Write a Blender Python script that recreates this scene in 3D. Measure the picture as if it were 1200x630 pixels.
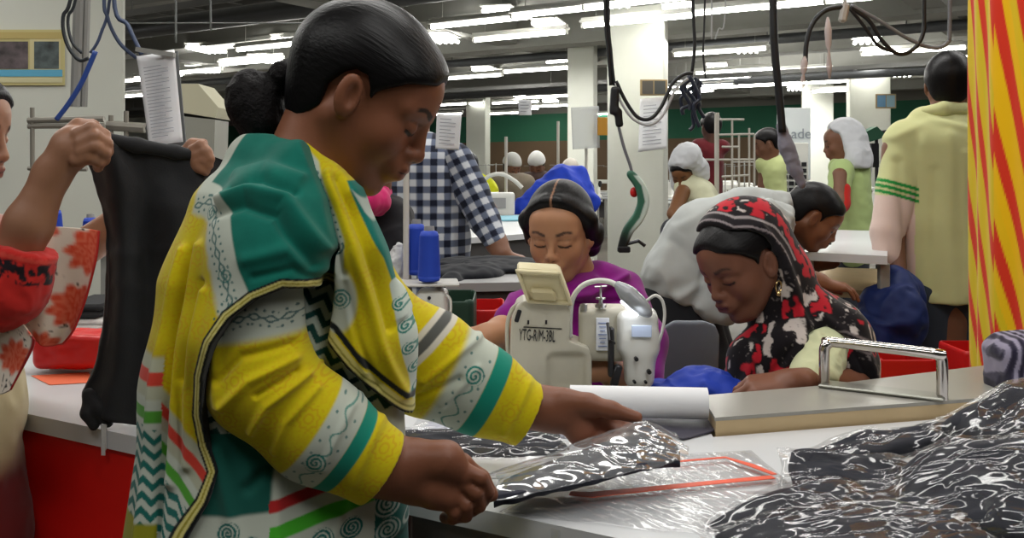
import bpy, math, random
import numpy as np
from mathutils import Vector, Matrix
for _o in list(bpy.data.objects): bpy.data.objects.remove(_o)
SC = bpy.context.scene
COL = SC.collection
# ---------------------------------------------------------------- camera
F, ZC, HY = 1100.0, 1.25, 200.0          # focal length in pixels, eye height, horizon row
_cd = bpy.data.cameras.new('camera'); CAM = bpy.data.objects.new('camera', _cd); COL.objects.link(CAM)
CAM.location = (0, 0, ZC); CAM.rotation_euler = (math.pi/2, 0, 0)
_cd.sensor_width = 36; _cd.lens = 36*F/1200; _cd.shift_y = -(315-HY)/1200; _cd.clip_start = 0.05; _cd.clip_end = 100
SC.camera = CAM
# ---------------------------------------------------------------- world, lights, exposure
W = bpy.data.worlds.new('world'); SC.world = W; W.use_nodes = True
W.node_tree.nodes['Background'].inputs[0].default_value = (.80, .87, 1, 1)
W.node_tree.nodes['Background'].inputs[1].default_value = 0.06
SC.view_settings.view_transform = 'Standard'; SC.view_settings.look = 'None'
SC.view_settings.exposure = 0.0; SC.view_settings.gamma = 1; SC.view_settings.use_curve_mapping = False
TUBE_ANG = math.atan2(.54, -.84)          # direction the rows of tubes run in
def area_light(x, y, z, sx, sy, watts, ang=TUBE_ANG, col=(1, .985, .95)):
    d = bpy.data.lights.new('tube_and_fill_light', 'AREA'); d.shape = 'RECTANGLE'; d.size = sx; d.size_y = sy
    d.energy = watts; d.color = col
    o = bpy.data.objects.new('tube_and_fill_light', d); COL.objects.link(o); o.location = (x, y, z); o.rotation_euler = (0, 0, ang)
    return o
# rows of fluorescent tubes hanging over the near benches (above the frame)
for (x, y, w) in ((-1.5, .5, 22), (.9, .1, 26), (-.3, 2.2, 26), (1.9, 1.7, 22), (-2.6, 3.4, 26), (.6, 4.2, 34),
                  (3.2, 3.6, 30), (-1.6, 6.0, 34), (2.4, 6.6, 40), (5.6, 6.0, 30)):
    area_light(x, y, 2.72, 2.4, .25, w)
# the same rows light the far end of the hall; upward fill is added after
for (x, y, w) in ((-5, 9, 60), (1, 11, 70), (7, 11, 70), (-3, 16, 80), (5, 18, 90), (-10, 16, 80)):
    area_light(x, y, 2.66, 2.6, 1.0, w)
for (x, y, w) in ((-4, 6, 40), (1.5, 6.5, 45), (6, 8, 40), (-3, 12, 50), (4, 14, 60), (9, 13, 45), (-9, 14, 50), (-.5, 2.6, 20), (-3.4, 4.6, 45), (-6.5, 8.5, 45)):  # upward fill lights, added to brighten the ceiling; not tubes of the hall
    area_light(x, y, 2.60, 2.6, .6, w).rotation_euler = (math.pi, 0, TUBE_ANG)
# ================================================================ helpers
def P(px, py, Y): return np.array([(px-600)*Y/F, Y, ZC-(py-HY)*Y/F])
def lin(c):
    c = np.asarray(c, float)
    if c.max() > 1: c = c/255.
    return np.where(c <= .04045, c/12.92, ((c+.055)/1.055)**2.4)
def nrm(v): v = np.asarray(v, float); return v/(np.linalg.norm(v)+1e-12)
def sstep(a, b, x): t = np.clip((x-a)/(b-a+1e-12), 0, 1); return t*t*(3-2*t)
# ---- materials
MATS = {}
def mat(name, col=(.5, .5, .5), rough=.6, metal=0, spec=.5, emis=None, es=0, vcol=False, noise=None, bump=None, trans=0, alpha=1, sheen=0, coat=0, ior=1.45):
    if name in MATS: return MATS[name]
    m = bpy.data.materials.new(name); m.use_nodes = True; nt = m.node_tree; b = nt.nodes['Principled BSDF']
    I = b.inputs
    I['Base Color'].default_value = (*lin(col), 1); I['Roughness'].default_value = rough; I['Metallic'].default_value = metal
    I['Specular IOR Level'].default_value = spec; I['IOR'].default_value = ior
    if trans: I['Transmission Weight'].default_value = trans
    if alpha < 1: I['Alpha'].default_value = alpha
    if sheen: I['Sheen Weight'].default_value = sheen
    if coat: I['Coat Weight'].default_value = coat; I['Coat Roughness'].default_value = .1
    if emis is not None: I['Emission Color'].default_value = (*lin(emis), 1); I['Emission Strength'].default_value = es
    tc = nt.nodes.new('ShaderNodeTexCoord')
    src = None
    if vcol:
        a = nt.nodes.new('ShaderNodeAttribute'); a.attribute_name = 'Col'; src = a.outputs['Color']; nt.links.new(src, I['Base Color'])
    if noise:                              # (scale, amount)
        n = nt.nodes.new('ShaderNodeTexNoise'); n.inputs['Scale'].default_value = noise[0]; n.inputs['Detail'].default_value = 5
        nt.links.new(tc.outputs['Object'], n.inputs['Vector'])
        mr = nt.nodes.new('ShaderNodeMapRange'); mr.inputs['From Min'].default_value = .3; mr.inputs['From Max'].default_value = .7
        mr.inputs['To Min'].default_value = 1-noise[1]; mr.inputs['To Max'].default_value = 1+noise[1]
        nt.links.new(n.outputs['Fac'], mr.inputs['Value'])
        mx = nt.nodes.new('ShaderNodeVectorMath'); mx.operation = 'SCALE'
        if src is None: mx.inputs[0].default_value = tuple(lin(col))
        else: nt.links.new(src, mx.inputs[0])
        nt.links.new(mr.outputs['Result'], mx.inputs['Scale']); nt.links.new(mx.outputs['Vector'], I['Base Color'])
    if bump:                               # (scale, strength, distance)
        n = nt.nodes.new('ShaderNodeTexNoise'); n.inputs['Scale'].default_value = bump[0]; n.inputs['Detail'].default_value = 4
        nt.links.new(tc.outputs['Object'], n.inputs['Vector'])
        bp = nt.nodes.new('ShaderNodeBump'); bp.inputs['Strength'].default_value = bump[1]; bp.inputs['Distance'].default_value = bump[2]
        nt.links.new(n.outputs['Fac'], bp.inputs['Height']); nt.links.new(bp.outputs['Normal'], I['Normal'])
    MATS[name] = m
    return m
# ---- objects
def tag(o, label=None, cat=None, group=None, kind=None):
    if label: o['label'] = label
    if cat: o['category'] = cat
    if group: o['group'] = group
    if kind: o['kind'] = kind
    return o
def empty(name, loc, label=None, cat=None, group=None):
    o = bpy.data.objects.new(name, None); COL.objects.link(o); o.location = tuple(loc); o.empty_display_size = .1
    return tag(o, label, cat, group)
def mesh_obj(name, V, Fc, m, parent=None, col=None, smooth=True, group=None, loc=None):
    """V in world coordinates; parented objects keep their world place."""
    me = bpy.data.meshes.new(name)
    V = np.asarray(V, np.float64)
    org = np.zeros(3)
    if parent is not None: org = np.array(abs_loc(parent))
    else:
        org = np.array([V[:, 0].mean(), V[:, 1].mean(), V[:, 2].min()])
    Fn = np.asarray(Fc) if not isinstance(Fc, np.ndarray) and len(set(map(len, Fc))) == 1 else Fc
    if isinstance(Fn, np.ndarray):
        k = Fn.shape[1]; n = len(Fn)
        me.vertices.add(len(V)); me.vertices.foreach_set('co', (V-org).astype(np.float32).ravel())
        me.loops.add(n*k); me.loops.foreach_set('vertex_index', Fn.astype(np.int32).ravel())
        me.polygons.add(n); me.polygons.foreach_set('loop_start', np.arange(0, n*k, k, dtype=np.int32))
        me.update(calc_edges=True); me.validate()
    else:
        me.from_pydata([tuple(v-org) for v in V], [], [tuple(map(int, f)) for f in Fc]); me.update()
    me.polygons.foreach_set('use_smooth', np.full(len(me.polygons), bool(smooth)))
    if col is not None:
        c = np.ones((len(V), 4), np.float32); c[:, :3] = col
        at = me.color_attributes.new('Col', 'FLOAT_COLOR', 'POINT'); at.data.foreach_set('color', c.ravel())
    if loc is not None: at = me.attributes.new('Loc', 'FLOAT_VECTOR', 'POINT'); at.data.foreach_set('vector', np.asarray(loc, np.float32).ravel())
    if m is not None: me.materials.append(m)
    o = bpy.data.objects.new(name, me); COL.objects.link(o)
    if parent is not None: o.parent = parent
    else: o.location = tuple(org)
    return o
def abs_loc(o):
    l = np.array(o.location)
    while o.parent is not None: o = o.parent; l = l+np.array(o.location)
    return l
def children(o): return [c for c in COL.objects if c.parent == o]
def copy_tree(o, parent=None, kids=None):
    if kids is None: kids = {}
    c = o.copy(); COL.objects.link(c)
    if parent is not None: c.parent = parent
    for ch in [x for x in list(COL.objects) if x.parent == o]: copy_tree(ch, c)
    return c
# ---- polygon mesh builder
class MB:
    def __init__(s): s.V = []; s.F = []
    def add(s, V, Fc):
        n = len(s.V); s.V += [np.array(v, float) for v in V]; s.F += [tuple(i+n for i in f) for f in Fc]; return s
    def box(s, c, size, R=None, bev=0):
        hx, hy, hz = [q/2 for q in size]
        if bev <= 0:
            pts = [(x, y, z) for x in (-hx, hx) for y in (-hy, hy) for z in (-hz, hz)]
            fc = [(0, 1, 3, 2), (4, 6, 7, 5), (0, 4, 5, 1), (2, 3, 7, 6), (0, 2, 6, 4), (1, 5, 7, 3)]
        else:
            b = min(bev, hx*.95, hy*.95, hz*.95); pts = []; idx = {}; fc = []
            for sx in (-1, 1):
                for sy in (-1, 1):
                    for sz in (-1, 1):
                        for a in range(3):
                            q = [sx*(hx-b), sy*(hy-b), sz*(hz-b)]; q[a] = (sx*hx, sy*hy, sz*hz)[a]
                            idx[(sx, sy, sz, a)] = len(pts); pts.append(q)
            for a in range(3):
                for sg in (-1, 1):
                    o1, o2 = [(1, 2), (2, 0), (0, 1)][a]; r = []
                    for (p, q) in ((-1, -1), (1, -1), (1, 1), (-1, 1)):
                        k = [0, 0, 0]; k[a] = sg; k[o1] = p; k[o2] = q; r.append(idx[(*k, a)])
                    fc.append(tuple(r if sg > 0 else r[::-1]))
            for a in range(3):
                o1, o2 = [(1, 2), (2, 0), (0, 1)][a]
                for p in (-1, 1):
                    for q in (-1, 1):
                        k0 = [0, 0, 0]; k0[a] = -1; k0[o1] = p; k0[o2] = q; k1 = list(k0); k1[a] = 1
                        r = [idx[(*k0, o1)], idx[(*k1, o1)], idx[(*k1, o2)], idx[(*k0, o2)]]
                        fc.append(tuple(r if p*q < 0 else r[::-1]))
            for sx in (-1, 1):
                for sy in (-1, 1):
                    for sz in (-1, 1):
                        r = [idx[(sx, sy, sz, a)] for a in range(3)]
                        fc.append(tuple(r if sx*sy*sz > 0 else r[::-1]))
        pts = np.array(pts, float)
        if R is not None: pts = pts@np.asarray(R).T
        return s.add(pts+np.asarray(c, float), fc)
    def tube(s, pts, r, n=10, caps=True, closed=False):
        pts = [np.asarray(p, float) for p in pts]; m = len(pts)
        rr = [r]*m if np.isscalar(r) else list(r)
        V = []; up = None
        for i, p in enumerate(pts):
            t = nrm(pts[(i+1) % m if closed else min(i+1, m-1)]-pts[i-1 if closed else max(i-1, 0)])
            if up is None:
                up = np.array([0, 0, 1.]) if abs(t[2]) < .9 else np.array([1., 0, 0])
            a = nrm(np.cross(t, up)); up = nrm(np.cross(a, t))
            for k in range(n):
                th = 2*math.pi*k/n; V.append(p+rr[i]*(math.cos(th)*a+math.sin(th)*up))
        fc = []
        for i in range(m if closed else m-1):
            for k in range(n):
                j = (i+1) % m
                fc.append((i*n+k, i*n+(k+1) % n, j*n+(k+1) % n, j*n+k))
        if caps and not closed:
            fc.append(tuple(range(n))[::-1]); fc.append(tuple((m-1)*n+k for k in range(n)))
        return s.add(V, [f[::-1] for f in fc])
    def lathe(s, c, prof, n=24, axis=(0, 0, 1)):
        ax = nrm(axis); a = nrm(np.cross(ax, (1, 0, 0) if abs(ax[0]) < .9 else (0, 1, 0))); b = np.cross(ax, a)
        V = []; c = np.asarray(c, float)
        for (r, z) in prof:
            for k in range(n):
                th = 2*math.pi*k/n; V.append(c+ax*z+max(r, 1e-4)*(math.cos(th)*a+math.sin(th)*b))
        fc = [(i*n+k, i*n+(k+1) % n, (i+1)*n+(k+1) % n, (i+1)*n+k) for i in range(len(prof)-1) for k in range(n)]
        fc.append(tuple(range(n))[::-1]); fc.append(tuple((len(prof)-1)*n+k for k in range(n)))
        return s.add(V, fc)
    def prism(s, poly, d, c=(0, 0, 0)):
        """poly: list of 3-D points (planar), extruded by vector d"""
        n = len(poly); A = [np.asarray(p, float)+np.asarray(c) for p in poly]; B = [p+np.asarray(d, float) for p in A]
        fc = [tuple(range(n)), tuple(range(n, 2*n))[::-1]]+[(i, i+n, (i+1) % n+n, (i+1) % n) for i in range(n)]
        nv = np.zeros(3)
        for i in range(n): nv += np.cross(A[i], A[(i+1) % n])
        if np.dot(nv, d) > 0: fc = [f[::-1] for f in fc]
        return s.add(A+B, fc)
    def build(s, name, m, parent=None, smooth=False, col=None):
        o = mesh_obj(name, np.array(s.V), s.F, m, parent, col=col, smooth=smooth)
        if smooth == 'auto':
            o.data.polygons.foreach_set('use_smooth', np.ones(len(o.data.polygons), bool))
            o.data.set_sharp_from_angle(angle=math.radians(40))
        return o
def rz(a): c, s_ = math.cos(a), math.sin(a); return np.array([[c, -s_, 0], [s_, c, 0], [0, 0, 1.]])
def ry(a): c, s_ = math.cos(a), math.sin(a); return np.array([[c, 0, s_], [0, 1, 0], [-s_, 0, c]])
def rx(a): c, s_ = math.cos(a), math.sin(a); return np.array([[1, 0, 0], [0, c, -s_], [0, s_, c]])
def crom(pts, n, closed=False):
    pts = [np.asarray(p, float) for p in pts]; m = len(pts); out = []
    segs = m if closed else m-1
    for i in range(segs):
        g = (lambda j: pts[j % m]) if closed else (lambda j: pts[min(max(j, 0), m-1)])
        p0, p1, p2, p3 = g(i-1), g(i), g(i+1), g(i+2)
        for k in range(n):
            t = k/n; out.append(.5*((2*p1)+(-p0+p2)*t+(2*p0-5*p1+4*p2-p3)*t*t+(-p0+3*p1-3*p2+p3)*t**3))
    if not closed: out.append(pts[-1])
    return out
# ---- implicit surfaces
def smin(a, b, k):
    if k <= 0: return np.minimum(a, b)
    h = np.maximum(k-np.abs(a-b), 0)/k
    return np.minimum(a, b)-h*h*k*.25
def d_cone(a, b, ra, rb):
    a = np.asarray(a, float); b = np.asarray(b, float); ab = b-a; L = np.dot(ab, ab)+1e-12
    def f(p):
        q = p-a; t = np.clip((q@ab)/L, 0, 1)
        return np.linalg.norm(q-t[..., None]*ab, axis=-1)-(ra+(rb-ra)*t)
    return f, np.minimum(a-ra, b-rb), np.maximum(a+ra, b+rb)
def d_ell(c, r, R=None):
    c = np.asarray(c, float); r = np.asarray(r, float); R_ = np.eye(3) if R is None else np.asarray(R)
    def f(p):
        q = (p-c)@R_; k0 = np.linalg.norm(q/r, axis=-1); k1 = np.linalg.norm(q/(r*r), axis=-1)+1e-9
        return k0*(k0-1)/k1
    e = np.sqrt(((R_*r)**2).sum(1))
    return f, c-e, c+e
def d_box(c, hs, R=None, rad=0):
    c = np.asarray(c, float); hs = np.asarray(hs, float)-rad; R_ = np.eye(3) if R is None else np.asarray(R)
    def f(p):
        q = np.abs((p-c)@R_)-hs
        return np.linalg.norm(np.maximum(q, 0), axis=-1)+np.minimum(q.max(-1), 0)-rad
    e = np.abs(R_)@(hs+rad)
    return f, c-e, c+e
def poly_sd(x, y, poly):
    poly = np.asarray(poly, float); d = np.full(x.shape, 1e9); s_ = np.ones(x.shape)
    n = len(poly)
    for i in range(n):
        a = poly[i]; b = poly[i-1]; ex, ey = b-a; wx, wy = x-a[0], y-a[1]
        t = np.clip((wx*ex+wy*ey)/(ex*ex+ey*ey+1e-12), 0, 1)
        d = np.minimum(d, (wx-ex*t)**2+(wy-ey*t)**2)
        c1 = y >= a[1]; c2 = y < b[1]; c3 = ex*wy > ey*wx
        s_ = np.where((c1 & c2 & c3) | (~c1 & ~c2 & ~c3), -s_, s_)
    return s_*np.sqrt(d)
class Fld:
    def __init__(s): s.ops = []
    def add(s, pr, k=.01): s.ops.append(('+', pr, k)); return s
    def cone(s, a, b, ra, rb, k=.01): return s.add(d_cone(a, b, ra, rb), k)
    def ell(s, c, r, R=None, k=.01): return s.add(d_ell(c, r, R), k)
    def chain(s, pts, rs, k=.01):
        for i in range(len(pts)-1): s.cone(pts[i], pts[i+1], rs[i], rs[i+1], k)
        return s
    def sub(s, pr, k=.005): s.ops.append(('-', pr, k)); return s
    def inter(s, fn, k=.0): s.ops.append(('&', (fn, None, None), k)); return s
    def grid(s, h, warp=None):
        lo = np.min([o[1][1]-o[2] for o in s.ops if o[0] == '+'], axis=0)-2.5*h
        hi = np.max([o[1][2]+o[2] for o in s.ops if o[0] == '+'], axis=0)+2.5*h
        n = np.ceil((hi-lo)/h).astype(int)+1
        D = np.ones(n, np.float32)
        for op, (fn, a, b), k in s.ops:
            pad = k+2*h
            if a is None: i0 = np.zeros(3, int); i1 = n
            else:
                i0 = np.clip(np.floor((a-pad-lo)/h).astype(int), 0, n); i1 = np.clip(np.ceil((b+pad-lo)/h).astype(int)+1, 0, n)
            if (i1 <= i0).any(): continue
            ax = [lo[j]+h*np.arange(i0[j], i1[j]) for j in range(3)]
            p = np.stack(np.meshgrid(*ax, indexing='ij'), -1)
            d = fn(p if warp is None else warp(p))
            sl = tuple(slice(i0[j], i1[j]) for j in range(3)); c = D[sl]
            if op == '+': D[sl] = smin(c, d, k)
            elif op == '-': D[sl] = -smin(-c, d, k)
            else: D[sl] = -smin(-c, -d, k)
        D[0] = D[-1] = 1; D[:, 0] = D[:, -1] = 1; D[:, :, 0] = D[:, :, -1] = 1
        return D, lo
    def mesh(s, h, smooth=1, warp=None):
        D, lo = s.grid(h, warp)
        V, Q = surface_nets(D)
        V = V*h+lo
        for _ in range(smooth): V = relax(V, Q, .5)
        return V, Q
def surface_nets(D):
    ins = D < 0; nx, ny, nz = D.shape
    cnt = np.zeros((nx-1, ny-1, nz-1), np.int8)
    for i in (0, 1):
        for j in (0, 1):
            for k in (0, 1): cnt += ins[i:nx-1+i, j:ny-1+j, k:nz-1+k]
    act = (cnt > 0) & (cnt < 8); I = np.argwhere(act)
    idx = np.full(act.shape, -1, np.int64); idx[act] = np.arange(len(I))
    cs = [(i, j, k) for i in (0, 1) for j in (0, 1) for k in (0, 1)]
    vals = {c: D[I[:, 0]+c[0], I[:, 1]+c[1], I[:, 2]+c[2]].astype(float) for c in cs}
    S = np.zeros((len(I), 3)); N = np.zeros(len(I))
    for c in cs:
        for a in range(3):
            if c[a] == 0:
                e = list(c); e[a] = 1; e = tuple(e); v0, v1 = vals[c], vals[e]
                m = (v0 < 0) != (v1 < 0); t = np.where(m, v0/(v0-v1+1e-20), 0)
                q = np.array(c, float)[None].repeat(len(I), 0); q[:, a] = t
                S += q*m[:, None]; N += m
    V = I+S/N[:, None]
    quads = []
    for a in range(3):
        b, c = (a+1) % 3, (a+2) % 3
        s0 = [slice(None)]*3; s1 = [slice(None)]*3; s0[a] = slice(0, -1); s1[a] = slice(1, None)
        A, B = ins[tuple(s0)], ins[tuple(s1)]; x = np.argwhere(A != B)
        x = x[(x[:, b] > 0) & (x[:, c] > 0)]
        x = x[(x[:, b] < D.shape[b]-1) & (x[:, c] < D.shape[c]-1)]
        if not len(x): continue
        fl = A[tuple(x.T)]
        def g(db, dc):
            y = x.copy(); y[:, b] -= db; y[:, c] -= dc; return idx[tuple(y.T)]
        q = np.stack([g(1, 1), g(0, 1), g(0, 0), g(1, 0)], 1)
        q[~fl] = q[~fl][:, ::-1]
        quads.append(q)
    return V, np.concatenate(quads)
def relax(V, Q, w):
    S = np.zeros_like(V); N = np.zeros(len(V))
    for i in range(4):
        a, b = Q[:, i], Q[:, (i+1) % 4]
        for j in range(3):
            S[:, j] += np.bincount(a, V[b, j], len(V))+np.bincount(b, V[a, j], len(V))
        N += np.bincount(a, minlength=len(V))+np.bincount(b, minlength=len(V))
    return V*(1-w)+w*S/np.maximum(N, 1)[:, None]
def normals(V, Q):
    n = np.cross(V[Q[:, 2]]-V[Q[:, 0]], V[Q[:, 3]]-V[Q[:, 1]]); S = np.zeros_like(V)
    for i in range(Q.shape[1]):
        for j in range(3): S[:, j] += np.bincount(Q[:, i], n[:, j], len(V))
    return S/(np.linalg.norm(S, axis=1)[:, None]+1e-12)
# ---- numpy noise and paint
def vnoise(p, seed=0):
    p = np.asarray(p, float); i = np.floor(p).astype(np.int64); f = p-i; f = f*f*(3-2*f)
    def h(x, y, z):
        n = (x*374761393+y*668265263+z*2147483647+seed*1274126177) & 0xffffffff
        n = ((n ^ (n >> 13))*1274126177) & 0xffffffff
        return ((n ^ (n >> 16)) & 0xffff)/65535.
    r = 0
    for a in (0, 1):
        for b in (0, 1):
            for c in (0, 1):
                w = (f[..., 0] if a else 1-f[..., 0])*(f[..., 1] if b else 1-f[..., 1])*(f[..., 2] if c else 1-f[..., 2])
                r = r+w*h(i[..., 0]+a, i[..., 1]+b, i[..., 2]+c)
    return r
def fbm(p, seed=0, o=3):
    return sum(vnoise(p*2**k, seed+k)*.5**k for k in range(o))/sum(.5**k for k in range(o))
def mixc(c, col, w): return c*(1-w[:, None])+lin(col)*w[:, None]
def pline(x, y, pts):
    """distance to a polyline and arc length along it"""
    d = np.full(x.shape, 1e9); s_ = np.zeros(x.shape); L = 0
    for i in range(len(pts)-1):
        a = np.array(pts[i], float); b = np.array(pts[i+1], float); e = b-a; l = np.hypot(*e)+1e-9
        t = np.clip(((x-a[0])*e[0]+(y-a[1])*e[1])/l**2, 0, 1); q = np.hypot(x-a[0]-e[0]*t, y-a[1]-e[1]*t)
        m = q < d; d = np.where(m, q, d); s_ = np.where(m, L+t*l, s_); L += l
    return d, s_
def subdiv(V, Q):
    n = len(V); E = np.stack([Q, np.roll(Q, -1, 1)], -1).reshape(-1, 2); S = np.sort(E, 1); key = S[:, 0].astype(np.int64)*n+S[:, 1]
    u, inv = np.unique(key, return_inverse=True); a, b = u//n, u % n
    M = (V[a]+V[b])/2; C = V[Q].mean(1); inv = inv.reshape(-1, 4)+n; ci = n+len(u)+np.arange(len(Q))
    V2 = np.concatenate([V, M, C]); F4 = [np.stack([Q[:, i], inv[:, i], ci, inv[:, i-1]], 1) for i in range(4)]
    Q2 = np.concatenate(F4); return relax(V2, Q2, .5), Q2
def fold_disp(V, Q, amp, freq, seed=0, aniso=(1, 1, 1)):
    N = normals(V, Q); n = fbm(V*freq*np.array(aniso), seed, 3); r = 1-np.abs(2*n-1)*2.2
    return V+N*(amp*np.clip(r, -1, 1))[:, None]
def loft(rows, nu=8, nv=8):
    """rows: list of equally long lists of 3-D points -> dense grid (Catmull-Rom both ways)"""
    G = np.array([crom(r, nv) for r in rows]); G = np.array(crom(list(G), nu))
    return G                                  # (U,V,3)
def grid_mesh(G, thick=.003, flip=False):
    U, Vn, _ = G.shape; P0 = G.reshape(-1, 3)
    i = np.arange(U*Vn).reshape(U, Vn)
    q = np.stack([i[:-1, :-1], i[1:, :-1], i[1:, 1:], i[:-1, 1:]], -1).reshape(-1, 4)
    if flip: q = q[:, ::-1]
    N = normals(P0, q); n = U*Vn
    V = np.concatenate([P0, P0-N*thick]); Q = [q, q[:, ::-1]+n]
    ring = np.concatenate([i[0, :], i[1:, -1], i[-1, -2::-1], i[-2:0:-1, 0]]); r2 = np.roll(ring, -1)
    rq = np.stack([ring, ring+n, r2+n, r2], 1)
    # orient: same winding as needed
    if flip: rq = rq[:, ::-1]
    Q.append(rq[:, ::-1])
    return V, np.concatenate(Q)
# ================================================================ people
class Head:
    """face looks along local +x; yaw 0 = towards the right of the picture, -90 = towards the viewer"""
    def __init__(s, c, yaw, pitch, roll=0, sc=1., wide=1.):
        s.c = np.asarray(c, float); s.R = rz(math.radians(yaw))@ry(math.radians(pitch))@rx(math.radians(roll)); s.s = sc; s.w = wide
    def L(s, V): return (V-s.c)@s.R/s.s
    def W(s, l): return s.c+s.s*(s.R@np.asarray(l, float))
    def e(s, f, c, r, k=.01, R=None): f.ell(s.W(c), np.array(r)*s.s, s.R if R is None else s.R@R, k*s.s)
    def k(s, f, a, b, ra, rb, k=.01): f.cone(s.W(a), s.W(b), ra*s.s, rb*s.s, k*s.s)
    def face(s, f, neck=None, nr=.052, fem=True, nose=1.):
        w = s.w
        s.e(f, (-.014, 0, .036), (.094, .073*w, .084))
        s.e(f, (.030, 0, -.022), (.053, .056*w, .082), .03)
        s.e(f, (.052, 0, .046), (.036, .052*w, .040), .03)
        s.e(f, (.064, 0, -.088), (.019, .018, .017), .020)
        for y in (-1, 1):
            s.k(f, (-.008, .052*y*w, -.03), (.045, .020*y, -.086), .020, .016, .024)
            s.e(f, (.050, .036*y*w, -.022), (.026, .023, .026), .022)
            s.k(f, (.080, .016*y, .026), (.064, .048*y, .022), .008, .007, .016)      # brow ridge
        for y in (-1, 1): f.sub(d_ell(s.W((.098, .030*y, .004)), np.array((.016, .017, .012))*s.s, s.R), .012*s.s)
        for y in (-1, 1): s.e(f, (.0725, .030*y, .003), (.0135, .0150, .0115), .004)
        s.e(f, (.074, 0, .004), (.014, .013, .034), .006)
        s.k(f, (.083, 0, .020), (.100, 0, -.022), .0075, .0085, .010)
        s.e(f, (.100, 0, -.026), (.0095, .0105, .009), .006)
        for y in (-1, 1): s.e(f, (.091, .011*y, -.028), (.010, .0062, .0075), .006)
        s.e(f, (.082, 0, -.052), (.017, .026, .021), .014)                              # muzzle
        s.k(f, (.096, -.013, -.0480), (.096, .013, -.0480), .0054, .0054, .004)
        s.k(f, (.093, -.011, -.0595), (.093, .011, -.0595), .0066, .0066, .004)
        for y in (-1, 1):
            Re = rz(math.radians(-22*y))@ry(math.radians(-12))
            s.e(f, (-.004, .0765*y*w, -.002), (.0165, .0072, .0295), .004, Re)
            f.sub(d_ell(s.W((.003, .0835*y*w, .001)), np.array((.0092, .0090, .018))*s.s, s.R@Re), .003*s.s)
        if neck is not None: f.cone(s.W((-.030, 0, -.045)), neck, nr*s.s, nr*1.12*s.s, .03)
    def paint(s, V, base, lip=(120, 62, 55), brow=(30, 22, 20), open_=0., lipw=.75, brow_w=.85):
        l = s.L(V); x, y, z = l.T; ay = np.abs(y)
        c = np.tile(lin(base), (len(V), 1))
        n = fbm(V*60, 3); c = c*(1+.10*(n-.5))[:, None]
        front = x > .05
        c = mixc(c, np.array(base)*np.array((1.02, .86, .80)), .35*np.exp(-(((ay-.036)/.02)**2+((z+.022)/.02)**2))*front)
        zb = .0255+.006*np.exp(-((ay-.036)/.012)**2)                                     # brows
        c = mixc(c, brow, brow_w*front*sstep(.0042, .0018, np.abs(z-zb)-.0012*(ay < .03))*sstep(.011, .015, ay)*sstep(.052, .045, ay))
        ze = -.0022-.0035*np.cos((ay-.030)/.016*1.4)                                     # lash line of lowered lids
        eyem = sstep(.0165, .014, np.abs(ay-.030))*front
        c = mixc(c, (18, 13, 12), .95*eyem*sstep(.0030, .0018, np.abs(z-ze)))
        c = mixc(c, np.array(base)*.62, .5*eyem*sstep(.003, .001, np.abs(z-.0115)))
        if open_ > 0:
            z0 = .0005; half = open_*np.sqrt(np.clip(1-((ay-.030)/.014)**2, 0, 1))
            m = sstep(0, .0012, half-np.abs(z-z0))*eyem
            c = mixc(c, (205, 195, 188), m); c = mixc(c, (22, 13, 10), m*sstep(.0062, .0050, np.hypot(ay-.030, z-z0-.001)))
        lm = sstep(.021, .017, ay)*front*(x > .078)*sstep(.0115, .0085, np.abs(z+.0535)+ay*.28)
        c = mixc(c, lip, lipw*lm)
        c = mixc(c, (45, 18, 16), .85*sstep(.022, .018, ay)*front*(x > .078)*sstep(.0016, .0007, np.abs(z+.0535+.0008*np.cos(ay*300))))
        c = mixc(c, np.array(base)*.25, .8*front*sstep(.0035, .002, np.hypot(ay-.0065, (z+.0345)*1.4))*(x > .088))
        return c
    HAIR_W = [(-.16, .18), (.082, .18), (.084, .088), (.080, .066), (.050, .048), (.024, .022), (.020, .006), (.014, .020), (.004, .032), (-.012, .032), (-.024, .020), (-.034, .0), (-.030, -.03), (-.052, -.062), (-.16, -.07)]
    HAIR_M = [(-.16, .18), (.080, .18), (.082, .086), (.076, .064), (.050, .052), (.030, .030), (.020, -.004), (.016, .022), (.006, .034), (-.014, .034), (-.028, .020), (-.034, .0), (-.036, -.03), (-.055, -.056), (-.16, -.06)]
    def hair(s, f, poly=None, g=.010, top=.0):
        poly = poly or s.HAIR_W; w = s.w
        a = d_ell((-.015, 0, .038+top/2), (.094+g, .073*w+g, .084+g+top/2))[0]
        b = d_ell((.050, 0, .046), (.036+g, .054*w+g, .040+g))[0]
        c = d_ell((-.020, 0, -.01), (.070+g*.7, .060*w+g*.7, .070+g))[0]
        def fn(p):
            l = (p-s.c)@s.R/s.s
            d = smin(smin(a(l), b(l), .03), c(l), .02)
            q = poly_sd(l[..., 0], l[..., 2], poly)
            return -smin(-d, -q, .006)*s.s
        r = .16*s.s
        f.add((fn, s.c-r, s.c+r), .004)
    def cap(s, f, z0=.05, g=.016, tall=.0, tilt=0.):
        a = d_ell((-.014, 0, .036+tall/2), (.094+g, .073*s.w+g, .084+g+tall/2))[0]
        def fn(p):
            l = (p-s.c)@s.R/s.s
            return np.maximum(a(l), z0+tilt*l[..., 0]-l[..., 2])*s.s
        r = .2*s.s
        f.add((fn, s.c-r, s.c+r), 0)
def hair_paint(H, V, N=None, base=(13, 12, 13)):
    l = H.L(V)
    st = fbm(np.stack([l[:, 0]*20, l[:, 1]*240, l[:, 2]*240], 1), 5)
    c = np.tile(lin(base), (len(V), 1)); return c*(.6+.9*st)[:, None]
def frame_hand(d, n):
    x = nrm(d); z = nrm(np.asarray(n, float)-np.dot(n, x)*x); y = np.cross(z, x); return np.stack([x, y, z], 1)
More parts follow.
